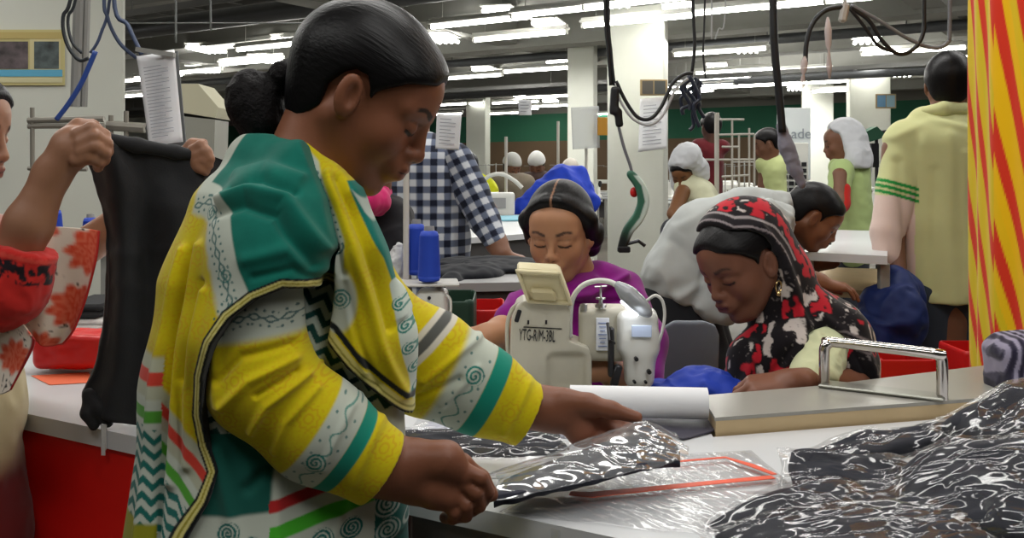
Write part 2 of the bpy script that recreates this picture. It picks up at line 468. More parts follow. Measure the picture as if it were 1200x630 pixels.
def hand(f, wrist, d, back, side, s=1., curl=(35, 35, 35, 35), spread=3, thumb=(38, -14, 15), k=.0045):
    """d = wrist to knuckles, back = direction the back of the hand faces; side=+1: thumb on local +y"""
    R = frame_hand(d, back); R = R@np.diag([1, side, 1]); o = np.asarray(wrist, float)
    T = lambda q: o+s*(R@np.asarray(q, float))
    kn = [(.084, .028, .002), (.088, .009, .005), (.083, -.010, .003), (.075, -.027, -.002)]
    for (x, y, z), r in zip(kn, (.0125, .013, .0125, .0115)):
        f.cone(T((.004, y*.55, 0)), T((x, y, z-.003)), .016*s, r*s, .012)
    f.cone(T((-.03, 0, 0)), T((.01, 0, 0)), .022*s, .021*s, .015)
    f.ell(T((.04, .024, -.010)), np.array((.030, .015, .014))*s, R, .012)
    f.ell(T((.045, -.022, -.010)), np.array((.034, .012, .012))*s, R, .012)
    tips = []
    for i, (kx, L, r) in enumerate(zip(kn, (.070, .078, .072, .056), (.0088, .009, .0086, .0076))):
        c = curl[i]; c = (c, c*1.15, c*.75) if np.isscalar(c) else c
        a = 0; p = np.array(kx); sp = math.radians(spread*(1.5-i))
        pts = [T(p)]; rr = [r*1.08*s]
        for j, (fr, ca) in enumerate(zip((.46, .30, .24), c)):
            a += math.radians(ca)
            p = p+L*fr*np.array([math.cos(a)*math.cos(sp), math.sin(sp)*math.cos(a), -math.sin(a)])
            pts.append(T(p)); rr.append(r*(1-.09*(j+1))*s)
        f.chain(pts, rr, k*s); tips.append(pts[-1])
    ta, tb, tc = [math.radians(q) for q in thumb]     # away from fingers, towards back (+) or palm (-), bend
    p = np.array((.020, .022, -.006)); dirn = np.array([math.cos(ta)*math.cos(tb), math.sin(ta)*math.cos(tb), math.sin(tb)])
    pts = [T(p)]; rr = [.014*s]
    for L, r, bend in ((.040, .0125, 1), (.033, .0098, 1), (.026, .0078, 1)):
        p = p+L*dirn; pts.append(T(p)); rr.append(r*s)
        dirn = nrm(dirn+np.tan(tc)*np.array([.8, -.6, 0]))
    f.chain(pts, rr, .007*s)
    return tips+[pts[-1]]
def skin_col(V, base, seed=0):
    c = np.tile(lin(base), (len(V), 1)); return c*(1+.12*(fbm(V*45, seed)-.5))[:, None]
M_SKIN = mat('skin', rough=.48, vcol=True, spec=.4, bump=(220, .12, .001))
M_HAIR = mat('hair', rough=.40, vcol=True, spec=.22)
def _strands(m):
    nt = m.node_tree; a = nt.nodes.new('ShaderNodeAttribute'); a.attribute_name = 'Loc'; mp_ = nt.nodes.new('ShaderNodeMapping'); mp_.inputs['Scale'].default_value = (10, 230, 230)
    n = nt.nodes.new('ShaderNodeTexNoise'); n.inputs['Scale'].default_value = 1; n.inputs['Detail'].default_value = 4; b = nt.nodes.new('ShaderNodeBump'); b.inputs['Strength'].default_value = .7; b.inputs['Distance'].default_value = .0011
    nt.links.new(a.outputs['Vector'], mp_.inputs[0]); nt.links.new(mp_.outputs[0], n.inputs['Vector']); nt.links.new(n.outputs['Fac'], b.inputs['Height']); nt.links.new(b.outputs[0], nt.nodes['Principled BSDF'].inputs['Normal'])
_strands(M_HAIR)
M_CLOTH = mat('cloth', rough=.85, vcol=True, spec=.15, sheen=.15, bump=(500, .15, .0008))
M_SATIN = mat('satin_cloth', rough=.6, vcol=True, spec=.3, bump=(300, .15, .001))
def build_f(f, name, h, m, parent, paint, smooth=1, fold=None, warp=None, center=None):
    V, Q = f.mesh(h, smooth, warp)
    if fold: V = fold_disp(V, Q, *fold)
    return mesh_obj(name, V, Q, m, parent, col=paint(V) if callable(paint) else np.tile(lin(paint), (len(V), 1)))
# ================================================================ room
M_CEIL = mat('ceiling_paint', (138, 138, 132), .9, noise=(1.5, .15))
M_BEAM = mat('beam_paint', (138, 138, 132), .9, noise=(1.2, .12))
M_COL = mat('column_paint', (196, 198, 188), .7, noise=(2, .05))
M_WHITE = mat('white_enamel', (214, 214, 208), .4)
M_BLACK = mat('black_plastic', (22, 22, 24), .5)
M_STEEL = mat('steel', (170, 170, 168), .28, metal=1)
M_GREY = mat('grey_metal', (150, 150, 145), .45, metal=.3)
UD = np.array([-.84, .54, 0]); UD = UD/np.linalg.norm(UD); VD = np.array([UD[1], -UD[0], 0])   # room axes
RU = np.stack([UD, VD, (0, 0, 1)], 1)
def struct(o): o['kind'] = 'structure'; return o
_o = np.array([0., 0, 0])
def uv(u, v, z): return u*UD+v*VD+np.array([0, 0, z])
# far wall: v such that it passes (3.05, 24)
VB = float(np.dot((3.05, 24, 0), VD)); VF = -5.0; UL, UR = 26.0, -16.0
umid = (UL+UR)/2; vmid = (VB+VF)/2
struct(MB().box(uv(umid, vmid, -.1), (UL-UR, VB-VF, .2), RU).build('floor', mat('floor_tiles', (104, 98, 90), .5, noise=(3, .12))))
struct(MB().box(uv(umid, vmid, 3.45), (UL-UR, VB-VF, .2), RU).build('ceiling', M_CEIL))
def wall_mat():
    m = mat('back_wall', (90, 76, 60), .8); nt = m.node_tree; b = nt.nodes['Principled BSDF']
    g = nt.nodes.new('ShaderNodeNewGeometry'); s = nt.nodes.new('ShaderNodeSeparateXYZ'); nt.links.new(g.outputs['Position'], s.inputs[0])
    r = nt.nodes.new('ShaderNodeValToRGB'); e = r.color_ramp; e.interpolation = 'CONSTANT'
    e.elements[0].position = 0; e.elements[0].color = (*lin((108, 88, 66)), 1); e.elements[1].position = .57; e.elements[1].color = (*lin((44, 104, 78)), 1)
    x = e.elements.new(.77); x.color = (*lin((120, 118, 110)), 1)
    d = nt.nodes.new('ShaderNodeMath'); d.operation = 'DIVIDE'; d.inputs[1].default_value = 3.6
    nt.links.new(s.outputs['Z'], d.inputs[0]); nt.links.new(d.outputs[0], r.inputs[0]); nt.links.new(r.outputs[0], b.inputs['Base Color'])
    return m
struct(MB().box(uv(umid, VB+.1, 1.7), (UL-UR, .2, 3.8), RU).build('wall_back', wall_mat()))
struct(MB().box(uv(UL+.1, vmid, 1.7), (.2, VB-VF, 3.8), RU).build('wall_left', M_COL))
struct(MB().box(uv(UR-.1, vmid, 1.7), (.2, VB-VF, 3.8), RU).build('wall_right', M_COL))
struct(MB().box(uv(umid, VF-.1, 1.7), (UL-UR, .2, 3.8), RU).build('wall_front', M_COL))
n = 0
for v in np.arange(1.2, VB, 2.35):
    n += 1; m = MB().box(uv(umid, v, 3.2), (UL-UR, .3, .62), RU)
    m.box(uv(umid, v, 2.89), (UL-UR, .36, .05), RU); struct(m.build('trim_%d' % n, M_BEAM))
for u in np.arange(-14, 25, 5.2):
    n += 1; struct(MB().box(uv(u, vmid, 3.17), (.32, VB-VF, .5), RU).build('trim_%d' % n, M_BEAM))
# pipes and a cable tray under the ceiling
def top(name, lab, cat, grp=None, loc=None): return empty(name, loc if loc is not None else (0, 0, 0), lab, cat, grp)
for (v, z, r, lab) in ((7.2, 2.98, .11, 'round dark duct under the ceiling, nearest of the ducts'), (11.4, 2.86, .06, 'thin dark pipe under the ceiling beyond the near duct'), (15.4, 2.8, .10, 'dark duct under the ceiling before the green wall band')):
    mb = MB().tube([uv(UL-2, v, z), uv(UR+2, v, z)], r, 14)
    for u in np.arange(-14, 24, 1.6): mb.tube([uv(u, v, z), uv(u, v, 3.34)], .008, 6)
    tag(mb.build('ceiling_duct', mat('duct_metal', (92, 94, 96), .5, metal=.4), smooth=True), lab, 'duct')
for (v, z) in ((5.6, 2.74), (8.75, 3.0), (13.4, 2.66)):
    mb = MB()
    for s_ in (-.09, .09): mb.box(uv(umid, v+s_, z), (UL-UR-4, .012, .06), RU)
    for u in np.arange(-12, 24, .5): mb.box(uv(u, v, z-.02), (.03, .18, .01), RU)
    for u in np.arange(-12, 24, 2.2): mb.tube([uv(u, v-.09, z), uv(u, v-.09, 3.34)], .006, 5)
    tag(mb.build('cable_tray', mat('tray_metal', (120, 120, 118), .5, metal=.3)), 'grey cable tray under the ceiling beams, %s of three' % {5.6: 'nearest', 8.75: 'middle', 13.4: 'farthest'}[v], 'cable tray')
# columns
COLS = [('column', 8, 4.3, .70, 'white column carrying the framed notice at the far left of the room'),
        ('column', 753, 9.9, .68, 'pale square column with papers pinned on it behind the seated women'),
        ('column', 684, 12.4, .40, 'dim slim column just left of the broad pale column'),
        ('column', 1027, 15.0, .70, 'white column with two small pictures, left of the standing man'),
        ('column', 964, 18.5, .66, 'distant white column beside the lettered white board'),
        ('column', 560, 20.5, .5, 'narrow far column left of the capped workers')]
COLM = {}
for nm, px, Y, w, lab in COLS:
    c = P(px, 200, Y)
    if px == 8: R_ = rz(.46)
    else: R_ = rz(math.radians(-14))
    mb = MB().box((c[0], Y+w/2, 1.65), (w/(1.0 if px == 8 else 1.13), w*.8, 3.42), R_, .012)
    o = mb.build(nm, M_COL); COLM[px] = tag(o, lab, 'column')
# ---- lamps
M_TUBE = mat('lit_tube', (255, 255, 255), .5, emis=(255, 253, 246), es=24)
LZ = 2.72
def lamp_xyz(px, py, z=LZ): Y = (z-ZC)*F/(HY-py); return P(px, py, Y)
def tube_proto():
    t = empty('tube_lamp', (0, 0, LZ), 'x', 'ceiling lamp')
    A = RU
    mb = MB().box((0, 0, LZ+.045), (1.24, .10, .03), A, .008).box((0, 0, LZ+.07), (1.22, .045, .03), A)
    mb.build('housing', M_WHITE, t)
    mb = MB().tube([UD*.6+(0, 0, LZ), -UD*.6+(0, 0, LZ)], .0165, 8); mb.build('tube', M_TUBE, t, smooth=True)
    for s_ in (-1, 1): MB().box(UD*.6*s_+(0, 0, LZ+.01), (.03, .04, .06), A, .005).build('socket', M_WHITE, t)
    mb = MB()
    for s_ in (-.45, .45): mb.tube([UD*s_+(0, 0, LZ+.08), UD*s_+(0, 0, 3.2)], .004, 5)
    mb.build('hanger', M_GREY, t)
    return t
def cluster_proto():
    t = empty('short_tube_lamp', (0, 0, LZ), 'x', 'ceiling lamp')
    R_ = rz(-.25); d = R_@np.array([0, 1., 0]); a = R_@np.array([1., 0, 0])
    MB().box((0, 0, LZ+.055), (.32, .56, .02), R_, .006).build('housing', M_WHITE, t)
    for k in range(4):
        p = a*(k-1.5)*.078+(0, 0, LZ)
        MB().tube([p-d*.27, p+d*.27], .022, 8).build('tube', M_TUBE, t, smooth=True)
    MB().tube([(0, 0, LZ+.06), (0, 0, 3.19)], .006, 5).build('hanger', M_GREY, t)
    return t
T0 = tube_proto(); C0 = cluster_proto(); _u = {'t': False, 'c': False}
def place_lamp(kind, px, py, label, group, ext=0):
    z_ = LZ+(.14 if kind == 'c' else 0); p = lamp_xyz(px, py, z_); src = T0 if kind == 't' else C0
    if not _u[kind]: o = src; _u[kind] = True
    else: o = copy_tree(src)
    o.location = (p[0], p[1], z_); tag(o, label, 'ceiling lamp', group); return o
GT = 'long tube lamps in rows under the ceiling'; GC = 'short bundled tube lamps under the ceiling'
tubes = [(561, 26.5), (664, 13), (755, 2.5), (608, 43), (746, 25), (887, 9.5), (973, 2.0), (843, 61),
         (144, 95.5), (186, 90), (228, 84), (293, 73), (318, 55), (551, 90.5), (631, 82), (604, 120), (650, 124), (648, 113), (585, 133), (520, 134),
         (820, 100), (872, 101), (905, 98), (955, 97), (835, 92), (540, 122), (800, 108), (990, 106), (440, 118), (860, 84), (925, 84), (1070, 60), (700, 134), (640, 137), (165, 112), (90, 104)]
def region(x, y):
    w = 'left of the dark haired head' if x < 360 else 'right of the dark haired head' if x < 590 else 'over the capped workers' if x < 715 else 'above the broad column' if x < 800 else 'between broad column and hose' if x < 905 else 'right of the thick black hose'
    d = 'near the top edge' if y < 30 else 'in the middle rows' if y < 85 else 'in the low far rows'
    return d, w
for i, (x, y) in enumerate(tubes):
    d, w = region(x, y); place_lamp('t', x, y, 'long lit tube lamp %s, %s' % (d, w), 'long tubes %s, %s' % (d, w))
clus = [(518, 46), (643, 31), (795, 13), (588, 17), (717, 2), (568, 83), (655, 75), (876, 58), (1016, 47), (1020, 80), (1060, 87), (1136, 71), (342, 48), (242, 58), (104, 101), (612, 113), (622, 127), (560, 137), (824, 98), (884, 94), (925, 87), (966, 95), (932, 104), (550, 121), (645, 119), (840, 80), (238, 82), (312, 70)]
for i, (x, y) in enumerate(clus):
    d, w = region(x, y); place_lamp('c', x, y, 'short bundled lit lamp %s, %s' % (d, w), 'short lamps %s, %s' % (d, w))
# ================================================================ tables, counter, goods
TZ = .815
def PT(px, py, z=TZ): Y = (ZC-z)*F/(py-HY); return P(px, py, Y)
def slab(mb, pts, z, t):                   # horizontal polygon slab, top at z
    mb.prism([(p[0], p[1], z) for p in pts], (0, 0, -t)); return mb
def quadleg(mb, x, y, z0, z1, w, R=None): mb.box((x, y, (z0+z1)/2), (w, w, z1-z0), R, .004)
def inset(pts, d):
    c = np.mean(pts, axis=0); return [c+(np.array(p)-c)*(1-d/np.linalg.norm(np.array(p)-c)) for p in pts]
M_TABLE = mat('white_laminate', (206, 208, 210), .28, noise=(6, .02))
M_RED = mat('red_panel', (226, 26, 18), .45, noise=(3, .08))
def line_pt(px, a, b):                     # point on 2-D line a-b seen at column px
    k = (px-600)/F; a = np.array(a[:2]); b = np.array(b[:2]); d = b-a
    t = (k*a[1]-a[0])/(d[0]-k*d[1]); return a+t*d
# packing table
e0 = PT(566, 597)[:2]; e1 = PT(15, 481)[:2]; ed = nrm(e1-e0); en = np.array([-ed[1], ed[0]]); en = en if en[1] > 0 else -en
A0 = e0-ed*1.5; A1 = e0+ed*.12; depth = .62
def dq(p, q): return [p, q, q+en*depth, p+en*depth]
pk = empty('packing_table', (*((A0+A1)/2+en*.3), 0), 'white topped packing table in front of the woman in yellow', 'table')
mb = MB(); fr = lambda p, z, s: p
mb.prism([(*(A0+en*.012), TZ-.028), (*(A1+en*.012), TZ-.028), (*(A1+en*.012), .12), (*(A0+en*.012), .12)], (*(en*.015), 0)); mb.build('front_panel', mat('grey_panel', (122, 112, 112), .4), pk)
for q in (A0+en*.06-ed*-.05, A1+en*.06-ed*.05, A0+en*.36+ed*.05, A1+en*.33-ed*.05):
    m = MB(); quadleg(m, q[0], q[1], 0, TZ-.028, .04); m.build('leg', M_GREY, pk)
# red sided table
B0 = e0+ed*.14; B1 = e0+ed*1.75
rt = empty('side_table', (*((B0+B1)/2+en*.3), 0), 'white topped table with bright red side panels at the left', 'table')
mb = MB(); slab(mb, [B0, B1, B1+en*1.15, B0+en*.56], TZ, .03); mb.build('tabletop', M_TABLE, rt)
mb = MB()
for (p, q) in ((B0, B1),):
    mb.prism([(*(p+en*.006), TZ-.012), (*(q+en*.006), TZ-.012), (*(q+en*.006), .08), (*(p+en*.006), .08)], (*(en*.02), 0))
mb.build('side_panel', M_RED, rt)
for q in (B0+en*.08+ed*.05, B1+en*.08-ed*.05, B1+en*1.05-ed*.05, B0+en*.55+ed*.05):
    m = MB(); quadleg(m, q[0], q[1], 0, TZ-.03, .04); m.build('leg', M_GREY, rt)
m = MB(); q = line_pt(123, e0, e1); m.box((q[0], q[1]-.004, TZ-.01), (.010, .004, .045), None, .002); m.box((q[0], q[1]-.006, TZ-.03), (.006, .003, .02)); m.build('clip', mat('clear_plastic', (225, 225, 225), .15, alpha=.7), rt)
# counter with wooden edge
CZ = .845
def PC(px, py, z=CZ): Y = (ZC-z)*F/(py-HY); return P(px, py, Y)
c0 = PC(838, 489)[:2]; c1 = PC(1150, 466)[:2]; c0 = line_pt(905, c0, c1); cl = line_pt(838, c0, c1)
ct = empty('counter', (*((c0+c1)/2+(0, .15)), 0), 'low counter with grey top and pale wooden edge carrying the chrome bar', 'counter')
cd = nrm(c1-c0); cn = np.array([-cd[1], cd[0]])
L0 = cl; R0 = c1+cd*.25
back0 = PC(822, 462)[:2]; back1 = PC(1008, 448)[:2]; 
poly = [L0, R0, R0+cn*.24, line_pt(960, back0, back1)+(0, .0), PC(822, 463)[:2]]
mb = MB(); slab(mb, [np.array(p) for p in poly], CZ, .006); mb.build('counter_top', mat('grey_laminate', (152, 150, 142), .3, noise=(5, .04)), ct)
mb = MB(); slab(mb, inset([np.array(p) for p in poly], .002), CZ-.006, .032)
mb.build('wooden_edge', mat('pale_wood', (196, 172, 132), .5, noise=(12, .06)), ct)
mb = MB(); slab(mb, inset([np.array(p) for p in poly], .012), CZ-.041, .03); mb.build('lower_rail', mat('pale_wood'), ct)
mb = MB(); slab(mb, inset([np.array(p) for p in poly], .05), CZ-.071, CZ-.071-.0); mb.build('cabinet', mat('cabinet_paint', (150, 140, 122), .6), ct)
CLb = PC(822, 463)[:2]
ptop = [A1, A0, R0-cn*.005, L0-cn*.005-cd*.006, CLb-(.008, 0), CLb+(-.008, .06), A1+en*.56]
mb = MB(); slab(mb, [np.array(p) for p in ptop], TZ, .028); mb.build('tabletop', M_TABLE, pk)
# chrome bar
h0 = PC(966, 452); h1 = PC(1104, 468); hz = .082
pts = [h0+(0, 0, .0), h0+(0, 0, hz*.80), h0+(.006, 0, hz*.95), h0+(.018, 0, hz), h1+(-.018, 0, hz), h1+(-.006, 0, hz*.95), h1+(0, 0, hz*.8), h1]
hb = empty('grab_bar', (h0+h1)/2, 'polished chrome grab bar standing on the counter', 'bar')
MB().tube(crom([p for p in pts[:1]]+pts[1:], 5), .0098, 14).build('bar', mat('chrome', (205, 200, 196), .12, metal=1), hb, smooth='auto')
m_ = (h0+h1)/2; 
mb = MB().box((m_[0], m_[1], CZ+.004), (.215, .05, .006), rz(math.atan2(h1[1]-h0[1], h1[0]-h0[0])), .002); mb.build('mounting_plate', mat('brushed', (150, 150, 142), .35, metal=.7), hb)
# blue tray standing behind the counter
f = Fld(); q = P(1068, 462, 1.80)
f.add(d_box(q+(0, 0, -.03), (.052, .05, .045), ry(.28), .02), 0); f.sub(d_box(q+(0, 0, -.005), (.046, .044, .045), ry(.28), .018), .002)
V, Q = f.mesh(.003); tag(mesh_obj('plastic_tray', V, Q, mat('blue_plastic', (96, 160, 205), .35)), 'light blue plastic tray tucked behind the chrome bar', 'tray')
# paper roll
r0, r1 = P(668, 486, 1.62), P(829, 481, 1.60)
rl = .0265
r0[2] = r1[2] = TZ+rl+.012
t = empty('paper_roll', (r0+r1)/2-(0, 0, rl), 'thick roll of white paper lying along the back of the packing table', 'paper roll')
ax = nrm(r1-r0); sp = []
MB().tube([r0, r1], rl, 28, True).build('roll', mat('paper', (226, 227, 230), .7), t, smooth='auto')
MB().tube([r1-ax*.002, r1+ax*.0012], .008, 16).build('core', mat('dark_hole', (70, 66, 62), .8), t, smooth='auto')
# ================================================================ the woman packing at the table (foreground)
TEAL, WHT, YEL, CREAM, INK = (18, 116, 100), (184, 191, 178), (204, 188, 12), (205, 196, 120), (24, 28, 30)
def spiral(x, y, cx, cy, R, turns, w, flip=1):
    r = np.hypot(x-cx, y-cy); th = np.arctan2(y-cy, (x-cx)*flip)/(2*math.pi)
    ph = (r/(R/turns)-th) % 1.0
    return sstep(w, w*.55, np.abs(ph-.5)*R/turns)*sstep(R+.8, R-.4, r)
def mandala(c, x, y, base=YEL, col=(196, 148, 20), cell=46, amt=.6):
    gx, gy = x/cell+.25*np.floor(y/cell), y/cell; fx, fy = (gx % 1-.5)*cell, (gy % 1-.5)*cell
    r = np.hypot(fx, fy); th = np.arctan2(fy, fx)
    m = sstep(1.6, .7, np.abs(r-5))+sstep(1.8, .8, np.abs(r-11-1.3*np.cos(8*th)))+.8*sstep(1.5, .6, np.abs(r-16-.8*np.cos(16*th)))*(np.cos(th*14) > 0)
    m += .7*sstep(.35, .6, vnoise(np.stack([x*.4, y*.4, x*0], 1), 3))*(r > 18)*.5
    return mixc(c, col, amt*np.clip(m, 0, 1))
def zigzag(c, x, y, period=30, amp=10, step=22, w=.5, ang=0, cols=((20, 96, 88), WHT)):
    ca, sa = math.cos(ang), math.sin(ang); u, v = x*ca+y*sa, -x*sa+y*ca
    tri = np.abs((u/period) % 1-.5)*2; k = ((v+amp*tri)/step) % 1
    return mixc(mixc(c, cols[1], np.ones(len(x))), cols[0], sstep(w/2+.04, w/2-.04, np.abs(k-.5)))
def vine(c, x, y, pts, w=1.4, col=(30, 92, 92), dots=9):
    d, s_ = pline(x, y, pts)
    # wave the line a little
    m = sstep(w, w*.5, np.abs(d-1.5-1.8*np.sin(s_*.35)))
    q = (s_/dots) % 1
    m = np.maximum(m, sstep(2.0, 1.2, np.hypot((q-.5)*dots, d-8)))
    return mixc(c, col, .85*m)
WY = 1.06
def abp(V, Y0=WY): return 600+V[:, 0]*F/Y0, HY+(ZC-V[:, 2])*F/Y0
def planar(poly, Y0=WY, k=.0):
    def fn(p):
        return poly_sd(600+p[..., 0]*F/Y0, HY+(ZC-p[..., 2])*F/Y0, poly)*Y0/F
    return fn
def rp(px, Y): return px*Y/F
def wo_hull(f, g=0.0, arm=True, back=True):
    def c(a, b): f.cone(P(*a[:3]), P(*b[:3]), rp(a[3], a[2])+g, rp(b[3], b[2])+g, .035)
    if back:
        c((322, 214, 1.19, 36), (296, 262, 1.17, 60)); c((296, 262, 1.17, 60), (283, 340, 1.16, 80))
        c((283, 340, 1.16, 80), (283, 450, 1.155, 100)); c((283, 450, 1.155, 100), (294, 660, 1.15, 142))
    c((372, 262, 1.20, 42), (394, 400, 1.195, 74)); c((394, 400, 1.195, 74), (386, 660, 1.185, 98))
    c((340, 240, 1.2, 50), (300, 250, 1.2, 50))
    if arm:
        c((322, 262, 1.10, 52), (312, 300, 1.075, 54)); c((312, 300, 1.075, 54), (299, 400, 1.060, 57)); c((299, 400, 1.060, 57), (300, 455, 1.060, 57))
        c((322, 262, 1.10, 52), (350, 232, 1.15, 40))
def ridge(V, Q, lines, Y0=WY):
    N = normals(V, Q); a, b = abp(V, Y0); h = np.zeros(len(V))
    for pts, w, amp in lines:
        d, _ = pline(a, b, pts); h += amp*np.exp(-(d/w)**2)
    return V+N*h[:, None]
woman = empty('person', (P(335, 400, 1.18)[0], 1.18, 0), 'woman in yellow and teal printed shawl standing at the table bagging a garment', 'person')
WH = Head((-.1950, 1.215, 1.341), 0, 31, 0, .985)
def woman_build():
    SK = (122, 76, 55)
    # --- body: head, neck, trunk, both arms, hands and legs in one surface
    f = Fld(); nb = P(345, 232, 1.2)
    WH.face(f, nb, .050)
    f.cone(nb, P(335, 300, 1.19), .05, .065, .04); f.cone(P(335, 300, 1.19), P(325, 560, 1.17), .065, .06, .04)
    A = [P(318, 262, 1.10), P(303, 452, 1.07), P(440, 540, 1.10), P(478, 552, 1.115)]
    f.chain(A, [.042, .040, .036, .030], .02)
    B = [P(390, 270, 1.30), P(455, 420, 1.36), P(600, 472, 1.375), P(650, 480, 1.375)]
    f.chain(B, [.042, .040, .035, .029], .02)
    for s_ in (-1, 1): f.chain([P(325, 560, 1.17)+(0, .035*s_, 0), np.array((-.27, 1.17+.075*s_, .45)), np.array((-.28, 1.17+.08*s_, .07))], [.055, .05, .035], .02)
    for s_ in (-1, 1): f.cone((-.29, 1.17+.08*s_, .045), (-.14, 1.17+.08*s_, .028), .036, .026, .03)
    Y = 1.12
    # near (right) hand: back towards the viewer, fingers folded round the edge of the bag
    f.cone(P(470, 551, 1.112), P(505, 553, 1.118), .030, .030, .02)
    f.chain([P(490, 540, 1.105), P(522, 540, 1.10), P(543, 556, 1.10)], [.026, .022, .013], .010)
    f.chain([P(490, 565, 1.115), P(515, 574, 1.105), P(528, 583, 1.10)], [.026, .022, .014], .010)
    for (kn, m1, m2, tip, r) in (((545, 551), (564, 560), (572, 576), (566, 588), .0086),
                                 ((541, 565), (558, 577), (562, 592), (552, 599), .0088),
                                 ((534, 579), (546, 592), (546, 604), (536, 606), .0086),
                                 ((524, 589), (533, 599), (531, 607), (521, 606), .0082)):
        f.chain([P(*kn, 1.100), P(*m1, 1.097), P(*m2, 1.108), P(*tip, 1.125)], [r*1.12, r, r*.92, r*.85], .0025)
    f.chain([P(505, 536, 1.115), P(540, 545, 1.125), P(563, 561, 1.135), P(576, 579, 1.135)], [.018, .014, .0112, .0088], .006)
    # far (left) hand: palm turned up and towards the viewer, thumb lying along the bag
    Y = 1.375
    f.cone(P(645, 480, Y), P(676, 486, 1.37), .028, .026, .02)
    f.ell(P(690, 490, 1.372), (.040, .022, .026), ry(math.radians(18)), .015)
    f.chain([P(662, 472, 1.365), P(690, 474, 1.35), P(716, 480, 1.34), P(746, 489, 1.335)], [.022, .0155, .0118, .0088], .008)
    f.ell(P(682, 508, 1.36), (.022, .018, .020), None, .012)
    for (kn, m1, m2, tip, r) in (((706, 482, 1.385), (732, 487, 1.39), (745, 494, 1.375), (742, 500, 1.36), .0095),
                                 ((708, 490, 1.375), (732, 496, 1.375), (740, 504, 1.358), (730, 508, 1.345), .0098),
                                 ((704, 499, 1.365), (724, 506, 1.362), (727, 514, 1.345), (716, 515, 1.335), .0095),
                                 ((694, 508, 1.36), (708, 515, 1.352), (708, 521, 1.338), (698, 519, 1.332), .0088)):
        f.chain([P(*kn), P(*m1), P(*m2), P(*tip)], [r*1.15, r, r*.95, r*.85], .004)
    def paint(V):
        c = skin_col(V, SK, 2); l = WH.L(V); m = (l[:, 2] > -.125) & (l[:, 0] > -.12) & (np.abs(l[:, 1]) < .12) & (V[:, 2] > 1.1)
        c[m] = WH.paint(V[m], (134, 84, 60), lip=(120, 58, 50), lipw=.7, brow_w=.95)
        palm = np.exp(-(((V[:, 0]-P(692, 500, 1.36)[0])/.035)**2+((V[:, 2]-P(692, 503, 1.36)[2])/.02)**2))*(V[:, 1] > 1.3)*(V[:, 1] < 1.37)
        return mixc(c, (150, 96, 76), .6*palm)
    V, Q = f.mesh(.0027); V, Q = subdiv(V, Q); mesh_obj('body', V, Q, M_SKIN, woman, col=paint(V))
    # --- hair
    f = Fld(); WH.hair(f, g=.009, top=.0)
    def pnt(V): return hair_paint(WH, V)
    V, Q = f.mesh(.0025)
    mesh_obj('hair', V, Q, M_HAIR, woman, col=pnt(V), loc=WH.L(V))
    f = Fld()
    f.cone(P(356, 84, 1.225), P(336, 86, 1.23), .022, .017, .006); f.ell(P(332, 88, 1.23), (.018, .02, .018), None, .004); f.cone(P(326, 98, 1.23), P(312, 108, 1.235), .014, .024, .008)
    f.ell(P(299, 122, 1.235), (.036, .036, .046), ry(-.35), .01); f.ell(P(308, 146, 1.235), (.027, .028, .024), None, .012)
    V, Q = f.mesh(.003); V = fold_disp(V, Q, .0022, 60, 4)
    mesh_obj('ponytail', V, Q, mat('frizzy_hair', rough=.65, vcol=True, spec=.2, bump=(260, .9, .003)), woman, col=np.tile(lin((20, 17, 18)), (len(V), 1)))
    # --- tunic
    f = Fld(); wo_hull(f, -.004, arm=False)
    f.inter(lambda p: p[..., 2]*-1+.60, 0)
    def paint(V):
        a, b = abp(V, 1.07); c = zigzag(np.tile(lin(WHT), (len(V), 1)), a, b, 26, 12, 19, .5, .35, ((24, 66, 62), (168, 178, 166)))
        low = (b > 500+.0*a)
        cl = np.tile(lin(WHT), (len(V), 1))
        bb = b-(-.16)*(a-330)                                     # stripes rise to the right
        cl = mixc(cl, (22, 84, 74), sstep(328, 322, a)*sstep(592, 586, b))
        cl = mixc(cl, (178, 40, 40), sstep(575, 577, bb)*sstep(591, 588, bb)*(a > 323)*(a < 425))
        cl = mixc(cl, (70, 172, 44), sstep(603, 605, bb)*sstep(622, 619, bb)*(a > 325)*(a < 432))
        rg = a > 432
        cl = mixc(cl, (70, 172, 44), rg*sstep(566, 568, b+.25*(a-460))*sstep(583, 580, b+.25*(a-460)))
        cl = mixc(cl, (20, 98, 92), rg*sstep(600, 603, b))
        for (cx, cy, R, fl) in ((446, 614, 15, 1), (476, 612, 15, -1), (446, 644, 14, -1), (476, 642, 14, 1)):
            cl = mixc(cl, (178, 196, 190), rg*spiral(a, b, cx, cy, R, 3, 1.6, fl))
        for (cx, cy, R, fl) in ((345, 636, 14, 1), (378, 632, 13, -1), (408, 628, 12, 1), (282, 606, 13, -1), (306, 622, 10, 1)):
            cl = mixc(cl, (28, 100, 94), spiral(a, b, cx, cy, R, 3, 1.7, fl))
        cl = mixc(cl, (150, 150, 30), sstep(622, 628, b)*(a < 300)*(a > 255))
        c = np.where(low[:, None], cl, c)
        return c
    V, Q = f.mesh(.003); V, Q = subdiv(V, Q); V = ridge(V, Q, [([(262, 520), (300, 640)], 9, .006), ([(410, 560), (380, 650)], 8, .006), ([(330, 560), (335, 650)], 7, .004), ([(450, 500), (455, 650)], 8, .005), ([(398, 470), (300, 560)], 7, -.006)], 1.07)
    mesh_obj('tunic', V, Q, M_CLOTH, woman, col=paint(V))
    # trousers below the frame
    f = Fld()
    for s_ in (-1, 1): f.chain([np.array((-.26, 1.17+.07*s_, .66)), np.array((-.27, 1.17+.08*s_, .35)), np.array((-.28, 1.17+.08*s_, .09))], [.105, .09, .06], .02)
    build_f(f, 'trousers', .008, M_CLOTH, woman, (190, 180, 40))
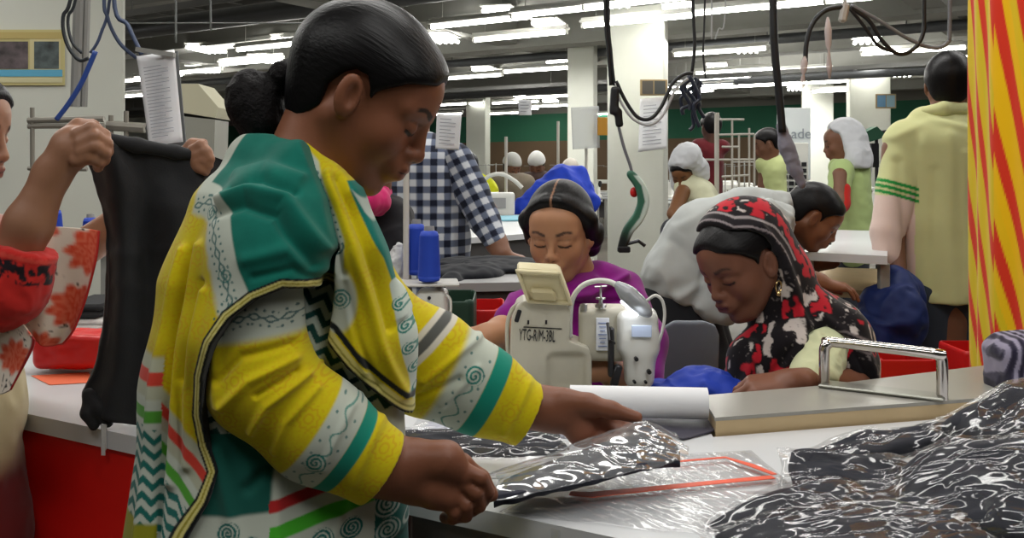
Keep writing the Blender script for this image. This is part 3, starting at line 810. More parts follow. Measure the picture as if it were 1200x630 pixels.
    # --- near sleeve
    S = [(314, 290, 1.09, 44), (301, 385, 1.075, 48), (306, 446, 1.070, 58), (372, 502, 1.082, 56), (447, 549, 1.102, 47)]
    f = Fld()
    for i in range(4): f.cone(P(*S[i][:3]), P(*S[i+1][:3]), rp(S[i][3], S[i][2]), rp(S[i+1][3], S[i+1][2]), .03)
    ax = nrm(P(447, 549, 1.102)-P(372, 502, 1.082)); e0 = P(447, 549, 1.102)
    f.inter(lambda p: (p-e0)@ax, .002)
    f.sub(d_cone(e0-ax*.03, e0+ax*.02, .038, .042), .003)
    def paint(V):
        a, b = abp(V, 1.05); s_ = (V-e0)@ax*F/1.09; q = V-e0-((V-e0)@ax)[:, None]*ax; t = q@nrm(np.cross(ax, (0, -1, 0)))*F/1.09
        c = mandala(np.tile(lin(YEL), (len(V), 1)), a, b)
        fore = sstep(360, 400, a+b*.9-400+20)   # beyond the elbow
        band = (a+b*.7 > 640)
        c = mixc(c, (20, 132, 112), band*sstep(-64, -62, s_)*sstep(-44, -46, s_))
        c = mixc(c, WHT, band*sstep(-104, -100, s_)*sstep(-62, -64, s_))
        c = mixc(c, (40, 120, 110), band*spiral(s_, t, -84, 12, 12, 2.6, 1.6))
        c = mixc(c, (40, 120, 110), .8*band*sstep(1.7, .9, np.abs(s_+82+5*np.sin(t*.22)))*(np.abs(t-12) > 11))
        c = mixc(c, (40, 100, 100), .8*band*sstep(2.0, 1.2, np.hypot(((t+4) % 16)-8, np.abs(s_+83)-12)))
        top = sstep(400, 388, b+.12*(a-300))
        c = mixc(c, WHT, top); c = vine(c, a, b, [(240, 402), (270, 376), (300, 366), (330, 372), (352, 364)], 1.6, (40, 86, 90))
        return c
    V, Q = f.mesh(.0028); V, Q = subdiv(V, Q)
    V = ridge(V, Q, [([(345, 420), (300, 440), (270, 470)], 6, .006), ([(360, 440), (320, 468), (300, 500)], 5, .006), ([(342, 402), (290, 412), (262, 440)], 5, -.005),
                     ([(372, 455), (340, 490), (325, 525)], 5, .004), ([(256, 400), (262, 470)], 7, .004), ([(350, 432), (310, 455)], 3.5, -.006), ([(410, 480), (380, 545)], 5, .003), ([(440, 505), (412, 570)], 6, .003)], 1.04)
    mesh_obj('sleeve', V, Q, M_CLOTH, woman, col=paint(V))
    # --- far sleeve
    S = [(400, 300, 1.30, 48), (440, 390, 1.345, 55), (500, 424, 1.36, 58), (560, 455, 1.37, 48), (620, 487, 1.375, 38)]
    f = Fld()
    for i in range(4): f.cone(P(*S[i][:3]), P(*S[i+1][:3]), rp(S[i][3], S[i][2]), rp(S[i+1][3], S[i+1][2]), .03)
    bx = nrm(P(620, 487, 1.375)-P(500, 424, 1.36)); e1 = P(620, 487, 1.375)
    f.inter(lambda p: (p-e1)@bx, .002)
    f.sub(d_cone(e1-bx*.03, e1+bx*.02, .040, .044), .003)
    def paint(V):
        a, b = abp(V, 1.32); k = F/1.36; s_ = (V-e1)@bx*k; t = (V-e1)@nrm(np.cross(bx, (0, -1, 0)))*k
        c = mandala(np.tile(lin(YEL), (len(V), 1)), a, b, amt=.5)
        c = mixc(c, (20, 132, 112), sstep(-73, -71, s_)*sstep(-50, -52, s_))
        c = mixc(c, WHT, sstep(-118, -108, s_)*sstep(-71, -73, s_))
        c = mixc(c, (40, 120, 110), spiral(s_, t, -88, -22, 11, 2.4, 1.5))+0
        c = mixc(c, (40, 120, 110), .8*sstep(1.7, .9, np.abs(s_+90+6*np.sin(t*.2)))*(t > -12))
        c = mixc(c, (40, 100, 100), .8*sstep(2.0, 1.2, np.hypot(((t+4) % 15)-7.5, np.abs(s_+90)-12))*(s_ < -75)*(s_ > -110))
        w = a*.42+b
        d, _ = pline(a, b, [(478, 418), (500, 398), (522, 374)])
        c = mixc(c, (200, 196, 184), sstep(14, 12, d)); c = mixc(c, (84, 86, 84), sstep(7, 5, d))
        return c
    V, Q = f.mesh(.003); V, Q = subdiv(V, Q)
    V = ridge(V, Q, [([(500, 440), (540, 410), (560, 400)], 5, .005), ([(490, 460), (540, 440)], 5, -.005), ([(520, 470), (560, 430)], 5, .004), ([(590, 510), (620, 455)], 5, .003)], 1.32)
    mesh_obj('sleeve', V, Q, M_CLOTH, woman, col=paint(V))
    # --- shawl over the near shoulder and down the back
    EDGE = [(389, 300), (386, 350), (366, 338), (340, 334), (310, 346), (284, 366), (264, 395), (250, 435), (245, 480), (250, 515), (262, 545), (252, 580), (232, 615), (212, 665)]
    CAPE = [(352, 196), (372, 232)]+EDGE+[(60, 665), (60, 150), (330, 150)]
    f = Fld(); wo_hull(f, .006)
    f.cone(P(355, 192, 1.13), P(300, 186, 1.2), .022, .028, .03); f.cone(P(300, 186, 1.2), P(345, 178, 1.27), .026, .022, .03)
    f.cone(P(355, 192, 1.13), P(380, 262, 1.10), .020, .022, .03)
    f.inter(planar(CAPE, 1.05), .003)
    def paint(V):
        a, b = abp(V, 1.05)
        c = np.tile(lin(YEL), (len(V), 1)); c = mixc(c, (176, 160, 14), .7*fbm(np.stack([a*.03, b*.006, a*0], 1), 4)); c = mandala(c, a, b, amt=.55, cell=40)
        c = mixc(c, (150, 128, 20), .6*sstep(395, 430, b)*sstep(470, 440, b)*(a < 190))
        s_ = 600+b*0
        # stripes at the lower end
        L = sstep(190, 186, a)
        bb = np.where(a < 188, b+33, b-1.2*(a-187))
        c = mixc(c, (170, 172, 150), sstep(450, 458, bb))
        c = mixc(c, WHT, sstep(500, 505, bb))
        c = mixc(c, (196, 62, 48), sstep(470, 472, bb)*sstep(488, 485, bb))
        c = mixc(c, (78, 150, 50), sstep(514, 516, bb)*sstep(531, 528, bb))
        z = zigzag(c, a+bb*.0, bb, 24, 11, 17, .5, 0, ((26, 100, 92), (180, 188, 176)))
        w = sstep(536, 538, bb); c = c*(1-w[:, None])+z*w[:, None]
        c = mixc(c, (140, 138, 30), sstep(640, 646, b+33)*(a < 188)*sstep(604, 610, b))
        # white vine band between teal and yellow
        wl = [(196, 262), (222, 256), (240, 262), (252, 305), (268, 350), (282, 372)]
        d, q = pline(a, b, wl)
        side = poly_sd(a, b, [(202, 252), (236, 262), (250, 306), (270, 362), (330, 380), (420, 380), (420, 100), (200, 100)])
        c = mixc(c, WHT, sstep(5, -5, side+4*(fbm(np.stack([a*.1, b*.1, a*0], 1))-.5)))
        c = vine(c, a, b, [(206, 244), (228, 238), (246, 246), (258, 280), (272, 312), (284, 348), (272, 372)], 1.6)
        c = mixc(c, (40, 110, 104), .8*np.maximum(spiral(a, b, 238, 250, 9, 2, 1.4), spiral(a, b, 276, 318, 9, 2, 1.4)))
        te = poly_sd(a, b, [(236, 218), (256, 226), (275, 250), (293, 312), (306, 340), (420, 372), (420, 120), (262, 120), (222, 214)])
        w = sstep(1.5, -1.5, te); t2 = mixc(np.tile(lin(TEAL), (len(V), 1)), (12, 96, 84), fbm(np.stack([a*.05, b*.05, a*0], 1), 9))
        c = c*(1-w[:, None])+t2*w[:, None]
        # woven border along the edge
        d, q = pline(a, b, EDGE[1:]); g = 1+.9*sstep(540, 640, b)
        dd = d/g
        c = mixc(c, INK, sstep(12.5, 11.5, dd)); c = mixc(c, CREAM, sstep(10, 9, dd)); c = mixc(c, (150, 140, 50), sstep(1.2, .6, np.abs(dd-6.2))); c = mixc(c, INK, sstep(3.4, 2.4, dd))
        return c
    V, Q = f.mesh(.0028); V, Q = subdiv(V, Q)
    V = ridge(V, Q, [([(200, 300), (178, 430), (165, 640)], 8, .009), ([(228, 290), (212, 420), (205, 560)], 7, .008), ([(245, 340), (228, 450), (225, 540)], 6, .006), ([(214, 300), (196, 430), (187, 640)], 6, -.010), ([(238, 330), (220, 440)], 5, -.006),
                     ([(255, 235), (290, 222), (335, 232), (375, 290)], 8, .010), ([(250, 250), (290, 240), (330, 252), (368, 310)], 6, -.007), ([(258, 205), (300, 195), (345, 210)], 7, .007), ([(265, 222), (305, 210), (345, 226)], 5, -.006),
                     ([(300, 300), (345, 290), (380, 320)], 8, .004), ([(310, 320), (350, 312), (384, 336)], 5, -.003)], 1.05)
    mesh_obj('shawl', V, Q, M_CLOTH, woman, col=paint(V))
    # --- shawl hanging down the front
    FE = [(380, 404), (404, 436), (432, 466), (462, 500), (484, 522)]
    FR = [(318, 150), (352, 160), (396, 206), (434, 246), (466, 300), (520, 350), (530, 520)]
    f = Fld(); wo_hull(f, .015, arm=False, back=False)
    f.cone(P(352, 186, 1.17), P(385, 235, 1.15), .022, .035, .03); f.cone(P(352, 186, 1.17), P(325, 172, 1.23), .018, .02, .02)
    f.cone(P(385, 235, 1.15), P(400, 300, 1.14), .035, .045, .03); f.cone(P(400, 300, 1.14), P(430, 400, 1.15), .045, .045, .03)
    f.inter(planar([(346, 186), (366, 232), (390, 290), (388, 345)]+FE+FR[::-1], 1.08), .003)
    def paint(V):
        a, b = abp(V, 1.08)
        c = mandala(np.tile(lin(YEL), (len(V), 1)), a, b, amt=.35, cell=44)
        d, q = pline(a, b, [(322, 168), (350, 196), (366, 232), (388, 285), (386, 340), (384, 380)])
        c = mixc(c, WHT, sstep(15, 11, d)); c = vine(c, a, b, [(330, 176), (356, 206), (372, 240), (392, 290)], 1.5)
        c = mixc(c, WHT, sstep(24, 18, np.hypot(a-394, (b-354)*.55)))
        c = mixc(c, (30, 110, 104), .9*np.maximum(spiral(a, b, 396, 352, 12, 2.6, 1.7), spiral(a, b, 362, 224, 8, 2, 1.3)))
        r = poly_sd(a, b, [(398, 212), (414, 250), (444, 306), (456, 350), (466, 420), (478, 500), (500, 540), (560, 540), (560, 200)])
        w = sstep(1, -1, r); c = mixc(c, (24, 116, 104), w); 
        r2 = poly_sd(a, b, [(440, 270), (450, 300), (470, 400), (482, 500), (540, 520), (540, 300)])
        c = mixc(c, (188, 200, 190), sstep(1, -1, poly_sd(a, b, [(404, 222), (420, 250), (430, 262), (424, 240)])))
        c = mixc(c, (188, 200, 190), sstep(9, 7, pline(a, b, [(458, 340), (468, 390), (478, 450), (484, 520)])[0]))
        for (cx, cy) in ((461, 364), (468, 392), (473, 420), (478, 448), (481, 476), (484, 503)): c = mixc(c, (24, 116, 104), spiral(a, b, cx, cy, 8, 2, 1.5))
        d, q = pline(a, b, [(376, 400)]+FE[1:]+[(500, 540)])
        c = mixc(c, INK, sstep(24, 22, d)*sstep(15.5, 16.5, d)); c = mixc(c, CREAM, sstep(14.5, 13.5, d)); c = mixc(c, (140, 134, 60), sstep(1.4, .7, np.abs(d-8))); c = mixc(c, INK, sstep(4.5, 3.5, d))
        return c
    V, Q = f.mesh(.0028); V, Q = subdiv(V, Q)
    V = ridge(V, Q, [([(375, 205), (410, 290), (440, 400), (465, 480)], 6, .007), ([(388, 210), (425, 290), (452, 390)], 5, -.007), ([(365, 215), (395, 300), (415, 400), (440, 460)], 5, -.006), ([(402, 330), (410, 390), (425, 440)], 5, .005), ([(405, 225), (440, 300), (462, 380)], 5, .005)], 1.08)
    mesh_obj('shawl', V, Q, M_CLOTH, woman, col=paint(V))
    # small gold stud in the ear
woman_build()
# ================================================================ the other people
def PX(pts): return [P(*p[:3]) for p in pts]
def RR(pts): return [rp(p[3], p[2]) for p in pts]
def person(px, py, Y, label, group=None, z=0): p = P(px, py, Y); return empty('person', (p[0], Y, z), label, 'person', group)
def cloth(par, name, chains, col, h, k=.03, cuts=(), ridges=None, fold=None, m=None, extra=None, Y0=None, paint=None):
    f = Fld()
    for c in chains: f.chain(PX(c), RR(c), k)
    if extra: extra(f)
    for c in cuts:                        # (point, outward direction) planes that end the cloth
        q = P(*c[0]); n = nrm(c[1]); rad = c[2] if len(c) > 2 else None
        if rad is None: f.inter((lambda q, n: lambda p: (p-q)@n)(q, n), .002)
        else: f.inter((lambda q, n, rad: lambda p: np.where(np.linalg.norm(p-q, axis=-1) < rad, (p-q)@n, -1))(q, n, rad), 0)
    V, Q = f.mesh(h)
    if fold: V = fold_disp(V, Q, *fold)
    if ridges: V = ridge(V, Q, ridges, Y0)
    c = paint(V) if paint else col(V) if callable(col) else np.tile(lin(col), (len(V), 1))*(1+.10*(fbm(V*30, 2)-.5))[:, None]
    return mesh_obj(name, V, Q, m or M_CLOTH, par, col=c)
def skinbody(par, H, neck, trunk, arms, base, h, hands=(), nr=.052, extra=None, **kw):
    f = Fld(); nb = P(*neck); H.face(f, nb, nr, nose=kw.pop('nose', 1.))
    f.chain([nb]+PX(trunk), [nr*1.1]+RR(trunk), .03)
    for a in arms: f.chain(PX(a), RR(a), .015)
    for hd in hands: hand(f, P(*hd[0]), *hd[1:])
    if extra: extra(f)
    def paint(V):
        c = skin_col(V, base, 1); l = H.L(V); m = (l[:, 2] > -.125) & (np.linalg.norm(l, axis=1) < .17)
        c[m] = H.paint(V[m], base, **kw); return c
    V, Q = f.mesh(h); return mesh_obj('body', V, Q, M_SKIN, par, col=paint(V))
def hairobj(par, H, h, g=.010, poly=None, top=0, extra=None, name='hair', base=(16, 14, 15)):
    f = Fld(); H.hair(f, poly, g, top)
    if extra: extra(f)
    V, Q = f.mesh(h); return mesh_obj(name, V, Q, M_HAIR, par, col=hair_paint(H, V, base=base), loc=H.L(V))
def legs(par, x, y, z0, col, name='trousers', h=.012, w=.09, foot=(0, -1)):
    f = Fld(); b = Fld()
    for s_ in (-1, 1):
        d = np.array((foot[1], -foot[0], 0))*w*s_*.9
        f.chain([np.array((x, y, z0))+d*.8, np.array((x, y, z0*.5))+d, np.array((x, y, .06))+d], [w, w*.85, w*.7], .02)
        b.cone(np.array((x, y, .04))+d, np.array((x+foot[0]*.15, y+foot[1]*.15, .03))+d, .04, .032, .01)
    V, Q = f.mesh(h); mesh_obj(name, V, Q, M_CLOTH, par, col=np.tile(lin(col), (len(V), 1)))
    V, Q = b.mesh(.01); mesh_obj('shoes', V, Q, M_CLOTH, par, col=np.tile(lin((40, 34, 30)), (len(V), 1)))
# ---------------------------------------------------------------- woman in magenta at the sewing machine
def magenta():
    w = person(675, 400, 2.28, 'seated woman in a magenta shawl sewing behind the beige machine', z=0)
    H = Head(P(656, 275, 2.18), -106, 13, 0, .96, 1.0)
    SK = (176, 128, 96)
    HX = P(548, 398, 2.02)
    skinbody(w, H, (683, 348, 2.26), [(690, 420, 2.3, 45), (700, 560, 2.35, 60)],
             [[(640, 372, 2.26, 22), (612, 410, 2.14, 21), (588, 388, 2.06, 17), (572, 392, 2.02, 14)],
              [(745, 385, 2.26, 22), (748, 450, 2.15, 20), (722, 440, 2.02, 16), (705, 432, 1.98, 14)]],
             SK, .0032, [((572, 392, 2.02), (-1, -.15, -.05), (0, -.35, 1), 1, .85, (28, 34, 40, 45)),
                         ((705, 432, 1.98), (-.8, -.3, .1), (0, -.5, 1), -1, .85, (30, 34, 40, 45))],
             lip=(150, 70, 70), brow=(34, 24, 22), brow_w=.85)
    def ex(f):
        f.ell(H.W((-.10, 0, -.03)), (.05, .055, .05), None, .03)
        for y in (-1, 1): f.cone(H.W((.058, .016*y, .096)), H.W((.012, .074*y, .04)), .013, .018, .02); f.cone(H.W((.012, .074*y, .04)), H.W((-.03, .078*y, -.02)), .018, .018, .02)
        f.cone(H.W((-.04, .078, .0)), H.W((-.07, .06, -.05)), .022, .025, .02)
    poly = [(-.16, .18), (.062, .18), (.068, .105), (.062, .084), (.036, .052), (.016, .020), (.002, -.03), (-.06, -.06), (-.16, -.07)]
    ho = hairobj(w, H, .003, .009, poly, .002, ex)
    nv = len(ho.data.vertices); vv = np.zeros(nv*3, np.float32); ho.data.vertices.foreach_get('co', vv); vv = vv.reshape(-1, 3)+np.array(w.location); l = H.L(vv); cc = hair_paint(H, vv)
    cc = mixc(cc, (150, 110, 84), .8*sstep(.0028, .0012, np.abs(l[:, 1]))*(l[:, 0] > -.03)*(l[:, 2] > .05)); c4 = np.ones((nv, 4), np.float32); c4[:, :3] = cc; ho.data.color_attributes['Col'].data.foreach_set('color', c4.ravel())
    def paint(V):
        c = np.tile(lin((128, 20, 122)), (len(V), 1)); return c*(.75+.5*fbm(V*18, 3))[:, None]
    Y0 = 2.15
    cloth(w, 'shawl', [[(640, 358, 2.24, 20), (668, 350, 2.20, 26), (704, 350, 2.28, 34), (730, 362, 2.26, 28)], [(668, 350, 2.22, 26), (690, 420, 2.24, 52), (700, 560, 2.28, 66)],
                       [(640, 356, 2.24, 22), (618, 368, 2.18, 26), (600, 376, 2.13, 22)], [(730, 362, 2.26, 30), (752, 400, 2.2, 28), (752, 440, 2.14, 26)], [(668, 342, 2.15, 12), (700, 325, 2.26, 16), (735, 335, 2.30, 18)],
                       [(626, 360, 2.2, 14), (628, 420, 2.16, 26)]],
          None, .004, .03, paint=paint, Y0=Y0, ridges=[([(655, 345), (690, 345), (740, 330)], 4, .012), ([(665, 352), (700, 360), (745, 352)], 4, -.010), ([(690, 370), (740, 372)], 5, .010), ([(600, 350), (620, 390)], 5, .006), ([(700, 330), (735, 345), (750, 372)], 4, .008)])
    legs(w, w.location.x+.05, 2.34, .5, (60, 20, 60))
magenta()
# ---------------------------------------------------------------- woman in the black and red scarf
def scarf_woman():
    w = person(930, 400, 2.05, 'seated woman in a black, red and white floral headscarf beside the counter')
    H = Head(P(871, 310, 1.98), -148, 24, 6, .98, 1.0)
    SK = (118, 76, 58)
    skinbody(w, H, (925, 392, 2.08), [(940, 430, 2.1, 50), (950, 560, 2.1, 62)],
             [[(985, 400, 2.05, 26), (1000, 455, 1.92, 24), (960, 446, 1.84, 18), (925, 448, 1.80, 15)],
              [(880, 420, 2.15, 24), (860, 470, 2.05, 22), (820, 474, 1.9, 16)]], SK, .003,
             [((925, 448, 1.80), (-1, -.1, -.05), (0, -.35, 1), 1, .9, (30, 30, 34, 36)), ((820, 474, 1.9), (-1, -.15, 0), (0, -.3, 1), -1, .9, (35, 35, 38, 40))],
             lip=(98, 48, 46), brow=(22, 16, 15), brow_w=.7)
    hairobj(w, H, .003, .008)
    c = H.W((-.004, .080, -.040)); mb = MB().tube([c+.012*np.array((math.cos(t)*.6, math.cos(t)*.4, math.sin(t)-1.)) for t in np.linspace(0, 2*math.pi, 14)[:-1]], .0018, 6, closed=True)
    mb.lathe(c-(0, 0, .026), [(.001, -.007), (.005, -.004), (.0055, 0), (.003, .004), (.001, .006)], 10)
    mb.build('earring', mat('gold', (214, 186, 130), .25, metal=1), w, smooth='auto')
    def flor(V):
        n = len(V); c = np.tile(lin((22, 18, 22)), (n, 1))
        a = fbm(V*np.array((34, 34, 26)), 11, 2); b = fbm(V*np.array((46, 46, 30))+7.3, 15, 2); d = fbm(V*70, 21, 2)
        c = mixc(c, (182, 30, 44), sstep(.63, .655, a)*sstep(.68, .62, d))
        c = mixc(c, (196, 186, 180), sstep(.60, .62, b)*sstep(.0, .03, .58-a))
        c = mixc(c, (120, 112, 110), .8*sstep(.012, .006, np.abs(d-.52))*sstep(.5, .45, a))
        return c
    # head covering: shell round the back of the head, open at the face
    f = Fld()
    poly = [(-.18, .20), (.048, .20), (.050, .135), (.040, .10), (.010, .085), (-.018, .055), (-.032, .010), (-.03, -.04), (.00, -.10), (-.02, -.16), (-.18, -.16)]
    a_ = d_ell((-.018, 0, .036), (.098+.022, .074+.020, .086+.020))[0]; b_ = d_ell((-.03, 0, -.06), (.09, .082, .10))[0]
    def fn(p):
        l = (p-H.c)@H.R/H.s; return -smin(-smin(a_(l), b_(l), .05), -poly_sd(l[..., 0], l[..., 2], poly), .006)*H.s
    f.add((fn, H.c-.22, H.c+.22), .02)
    f.cone(H.W((-.06, 0, -.08)), P(935, 385, 2.06), .085, .075, .05)
    for i, c in enumerate([[(912, 372, 1.98, 22), (880, 420, 1.96, 24), (872, 470, 1.98, 26)], [(935, 385, 2.04, 44), (950, 400, 2.05, 60)], [(950, 400, 2.05, 58), (990, 400, 2.05, 34)], [(950, 400, 2.05, 60), (955, 580, 2.08, 78)], [(985, 400, 2.08, 30), (1012, 480, 2.06, 26)], [(955, 372, 1.98, 30), (990, 388, 1.95, 24), (1004, 425, 1.93, 22), (1012, 470, 1.95, 22)], [(945, 372, 1.97, 26), (922, 405, 1.92, 20), (912, 440, 1.92, 16)],
              [(930, 390, 1.98, 34), (900, 430, 1.97, 36), (890, 480, 1.98, 36)]]): f.chain(PX(c), RR(c), .03)
    V, Q = f.mesh(.0032)
    V = ridge(V, Q, [([(905, 290), (925, 340), (940, 380), (905, 430)], 5, .008), ([(885, 262), (915, 300), (935, 350)], 4, .005), ([(925, 420), (900, 460)], 5, .008), ([(960, 370), (1000, 400), (1020, 460)], 6, .010), ([(940, 385), (985, 395), (1005, 440)], 5, -.008), ([(880, 400), (868, 450)], 5, .008), ([(915, 400), (890, 440), (880, 470)], 4, -.007)], 1.95)
    def paint(V):
        c = flor(V); l = H.L(V); e = poly_sd(l[:, 0], l[:, 2], poly); hm = (l[:, 2] > -.02)&(np.linalg.norm(l, axis=1) < .2)
        c = mixc(c, (30, 26, 30), hm*sstep(-.034, -.030, e)); c = mixc(c, (150, 142, 142), hm*sstep(.004, .002, np.abs(e+.026))); c = mixc(c, (140, 130, 132), hm*sstep(.003, .0015, np.abs(e+.006)))
        top = hm*(l[:, 2] > .02)*sstep(-.045, -.035, -e*-1)
        a, b = abp(V, 1.97); d, _ = pline(a, b, [(912, 470), (916, 440), (928, 415), (950, 396), (975, 388), (1000, 398)])
        c = mixc(c, (110, 100, 100), sstep(9, 7, d)); c = mixc(c, (30, 26, 30), sstep(2, 1, np.abs(d-4)))
        return c
    mesh_obj('headscarf', V, Q, M_CLOTH, w, col=paint(V))
    cloth(w, 'sleeve', [[(968, 402, 1.94, 26), (958, 425, 1.90, 28), (952, 447, 1.85, 28)]], (206, 210, 170), .003, .02, cuts=[((958, 443, 1.85), (-.25, -.2, -1))], fold=(.004, 25, 6))
    legs(w, w.location.x, 2.12, .5, (50, 40, 50))
scarf_woman()
# ---------------------------------------------------------------- man in white shirt bending over the table
def bending():
    w = person(850, 300, 3.45, 'man in a white shirt bending low over the far table behind the headscarfed woman')
    H = Head(P(952, 256, 3.42), -12, 34, 0, 1.0)
    SK = (128, 84, 60)
    skinbody(w, H, (918, 248, 3.45), [(880, 268, 3.45, 22), (810, 300, 3.5, 22), (805, 360, 3.5, 22)],
             [[(905, 265, 3.28, 16), (915, 320, 3.2, 14), (960, 330, 3.2, 11)], [(900, 260, 3.62, 16), (930, 310, 3.65, 13), (975, 305, 3.6, 10)]], SK, .005,
             [((960, 330, 3.2), (1, 0, -.2), (0, 0, 1), 1, 1, (20, 20, 20, 20))], brow=(24, 18, 16), lip=(110, 66, 56), lipw=.5)
    def mus(f): f.cone(H.W((.096, -.012, -.042)), H.W((.094, .012, -.042)), .005, .005, .003)
    hairobj(w, H, .004, .009, Head.HAIR_M)
    V = None
    f = Fld(); f.cone(H.W((.097, -.020, -.043)), H.W((.101, 0, -.040)), .003, .0048, .003); f.cone(H.W((.101, 0, -.040)), H.W((.097, .020, -.043)), .0048, .003, .003)
    V, Q = f.mesh(.002); mesh_obj('moustache', V, Q, M_HAIR, w, col=hair_paint(H, V))
    W_ = (178, 182, 180)
    cloth(w, 'shirt', [[(912, 246, 3.46, 22), (875, 256, 3.46, 34), (830, 282, 3.48, 44), (798, 322, 3.5, 40)], [(798, 322, 3.5, 40), (818, 355, 3.5, 30)], [(900, 262, 3.30, 28), (880, 305, 3.2, 32), (875, 345, 3.18, 26)], [(895, 250, 3.6, 24), (915, 300, 3.66, 22)],
                        [(798, 325, 3.45, 34), (850, 366, 3.35, 14)]],
          W_, .0065, .04, Y0=3.3, fold=(.014, 6, 5), ridges=[([(930, 240), (880, 300), (800, 350)], 6, .012), ([(860, 235), (800, 270), (770, 330)], 7, .012), ([(880, 270), (830, 320), (810, 370)], 5, -.014), ([(905, 300), (850, 350)], 5, .010), ([(900, 235), (925, 262)], 3, .008)])
    cloth(w, 'trousers', [[(795, 345, 3.5, 44), (812, 420, 3.5, 42), (815, 560, 3.5, 26)], [(800, 345, 3.62, 40), (830, 430, 3.65, 36), (830, 560, 3.62, 22)]], (34, 36, 40), .009)
    f = Fld()
    for y in (3.48, 3.62): x = P(822, 0, y)[0]; f.chain([np.array((x, y, .20)), np.array((x, y, .06)), np.array((x+.16, y, .035))], [.055, .05, .035], .01)
    V, Q = f.mesh(.01); mesh_obj('shoes', V, Q, M_CLOTH, w, col=np.tile(lin((40, 34, 30)), (len(V), 1)))
bending()
# ---------------------------------------------------------------- man standing with his back turned, pale yellow shirt
def standing():
    w = person(1098, 400, 3.6, 'man in a pale yellow overshirt standing with his back turned beside the striped cloth')
    H = Head(P(1112, 103, 3.62), 68, 6, 0, 1.0, 1.04)
    SK = (120, 82, 62)
    skinbody(w, H, (1103, 150, 3.62), [(1100, 180, 3.62, 34), (1100, 330, 3.6, 38), (1085, 700, 3.6, 20)],
             [[(1052, 175, 3.6, 18), (1044, 270, 3.55, 15), (1052, 330, 3.45, 11)], [(1150, 175, 3.6, 18), (1162, 270, 3.6, 15), (1160, 340, 3.5, 11)]], SK, .0055,
             [((1052, 330, 3.45), (.1, -.3, -1), (-1, 0, 0), 1, .95, (20, 20, 20, 20)), ((1160, 340, 3.5), (0, -.3, -1), (1, 0, 0), -1, .95, (20, 20, 20, 20))])
    hairobj(w, H, .0045, .013, [(-.16, .2), (.09, .2), (.085, .09), (.05, .05), (.03, .03), (.018, -.002), (.006, .004), (-.02, .02), (-.034, 0), (-.040, -.045), (-.06, -.078), (-.16, -.08)], .008)
    C_ = (198, 200, 146)
    def paint(V):
        c = np.tile(lin(C_), (len(V), 1))*(1+.10*(fbm(V*20, 2)-.5))[:, None]
        l = (V-P(1041, 222, 3.58)); lower = (V[:, 0] < P(1062, 0, 3.58)[0])*(V[:, 2] < P(0, 228, 3.6)[2])
        c = mixc(c, (214, 190, 180), lower*1.0)
        for dz in (0, .022, .044):
            c = mixc(c, (30, 140, 60), (V[:, 0] < P(1063, 0, 3.6)[0])*sstep(.008, .005, np.abs(V[:, 2]-P(0, 228, 3.6)[2]-dz+.5*(V[:, 0]-P(1040, 0, 3.6)[0])*.6)))
        return c
    f0 = [([(1090, 150), (1075, 250), (1072, 350)], 7, .008), ([(1115, 160), (1112, 260), (1118, 350)], 8, .008), ([(1060, 190), (1068, 300)], 6, -.010), ([(1098, 200), (1094, 340)], 6, -.008), ([(1130, 180), (1134, 345)], 6, .008), ([(1060, 160), (1100, 140), (1140, 150)], 5, .006)]
    cloth(w, 'shirt', [[(1085, 146, 3.60, 22), (1130, 146, 3.62, 22)], [(1064, 166, 3.6, 26), (1100, 160, 3.6, 30), (1140, 166, 3.6, 26)], [(1100, 175, 3.6, 46), (1098, 260, 3.6, 47), (1101, 362, 3.6, 52)],
                        [(1076, 190, 3.6, 22), (1070, 362, 3.6, 22)], [(1130, 190, 3.6, 22), (1140, 362, 3.6, 22)],
                        [(1064, 166, 3.6, 26), (1050, 220, 3.57, 22), (1040, 272, 3.53, 19), (1040, 300, 3.5, 16)], [(1138, 166, 3.6, 26), (1156, 220, 3.58, 22), (1164, 285, 3.55, 18)]],
          None, .0055, .015, cuts=[((1100, 350, 3.6), (0, 0, -1))], Y0=3.45, ridges=f0, paint=paint)
    # collar
    cloth(w, 'collar', [[(1086, 132, 3.57, 8), (1106, 128, 3.53, 9), (1130, 128, 3.57, 8)]], C_, .004, .01)
    cloth(w, 'trousers', [[(1080, 345, 3.58, 36), (1076, 440, 3.58, 32), (1078, 560, 3.58, 24)], [(1122, 345, 3.62, 36), (1126, 440, 3.62, 32), (1126, 560, 3.62, 24)], [(1080, 345, 3.6, 38), (1124, 345, 3.6, 38)]], (52, 60, 72), .009, .02)
    f = Fld()
    for px in (1078, 1126): x = P(px, 0, 3.6)[0]; f.chain([np.array((x, 3.6, .16)), np.array((x, 3.6, .06)), np.array((x, 3.76, .035))], [.06, .05, .04], .01)
    V, Q = f.mesh(.01); mesh_obj('shoes', V, Q, M_CLOTH, w, col=np.tile(lin((40, 34, 30)), (len(V), 1)))
standing()
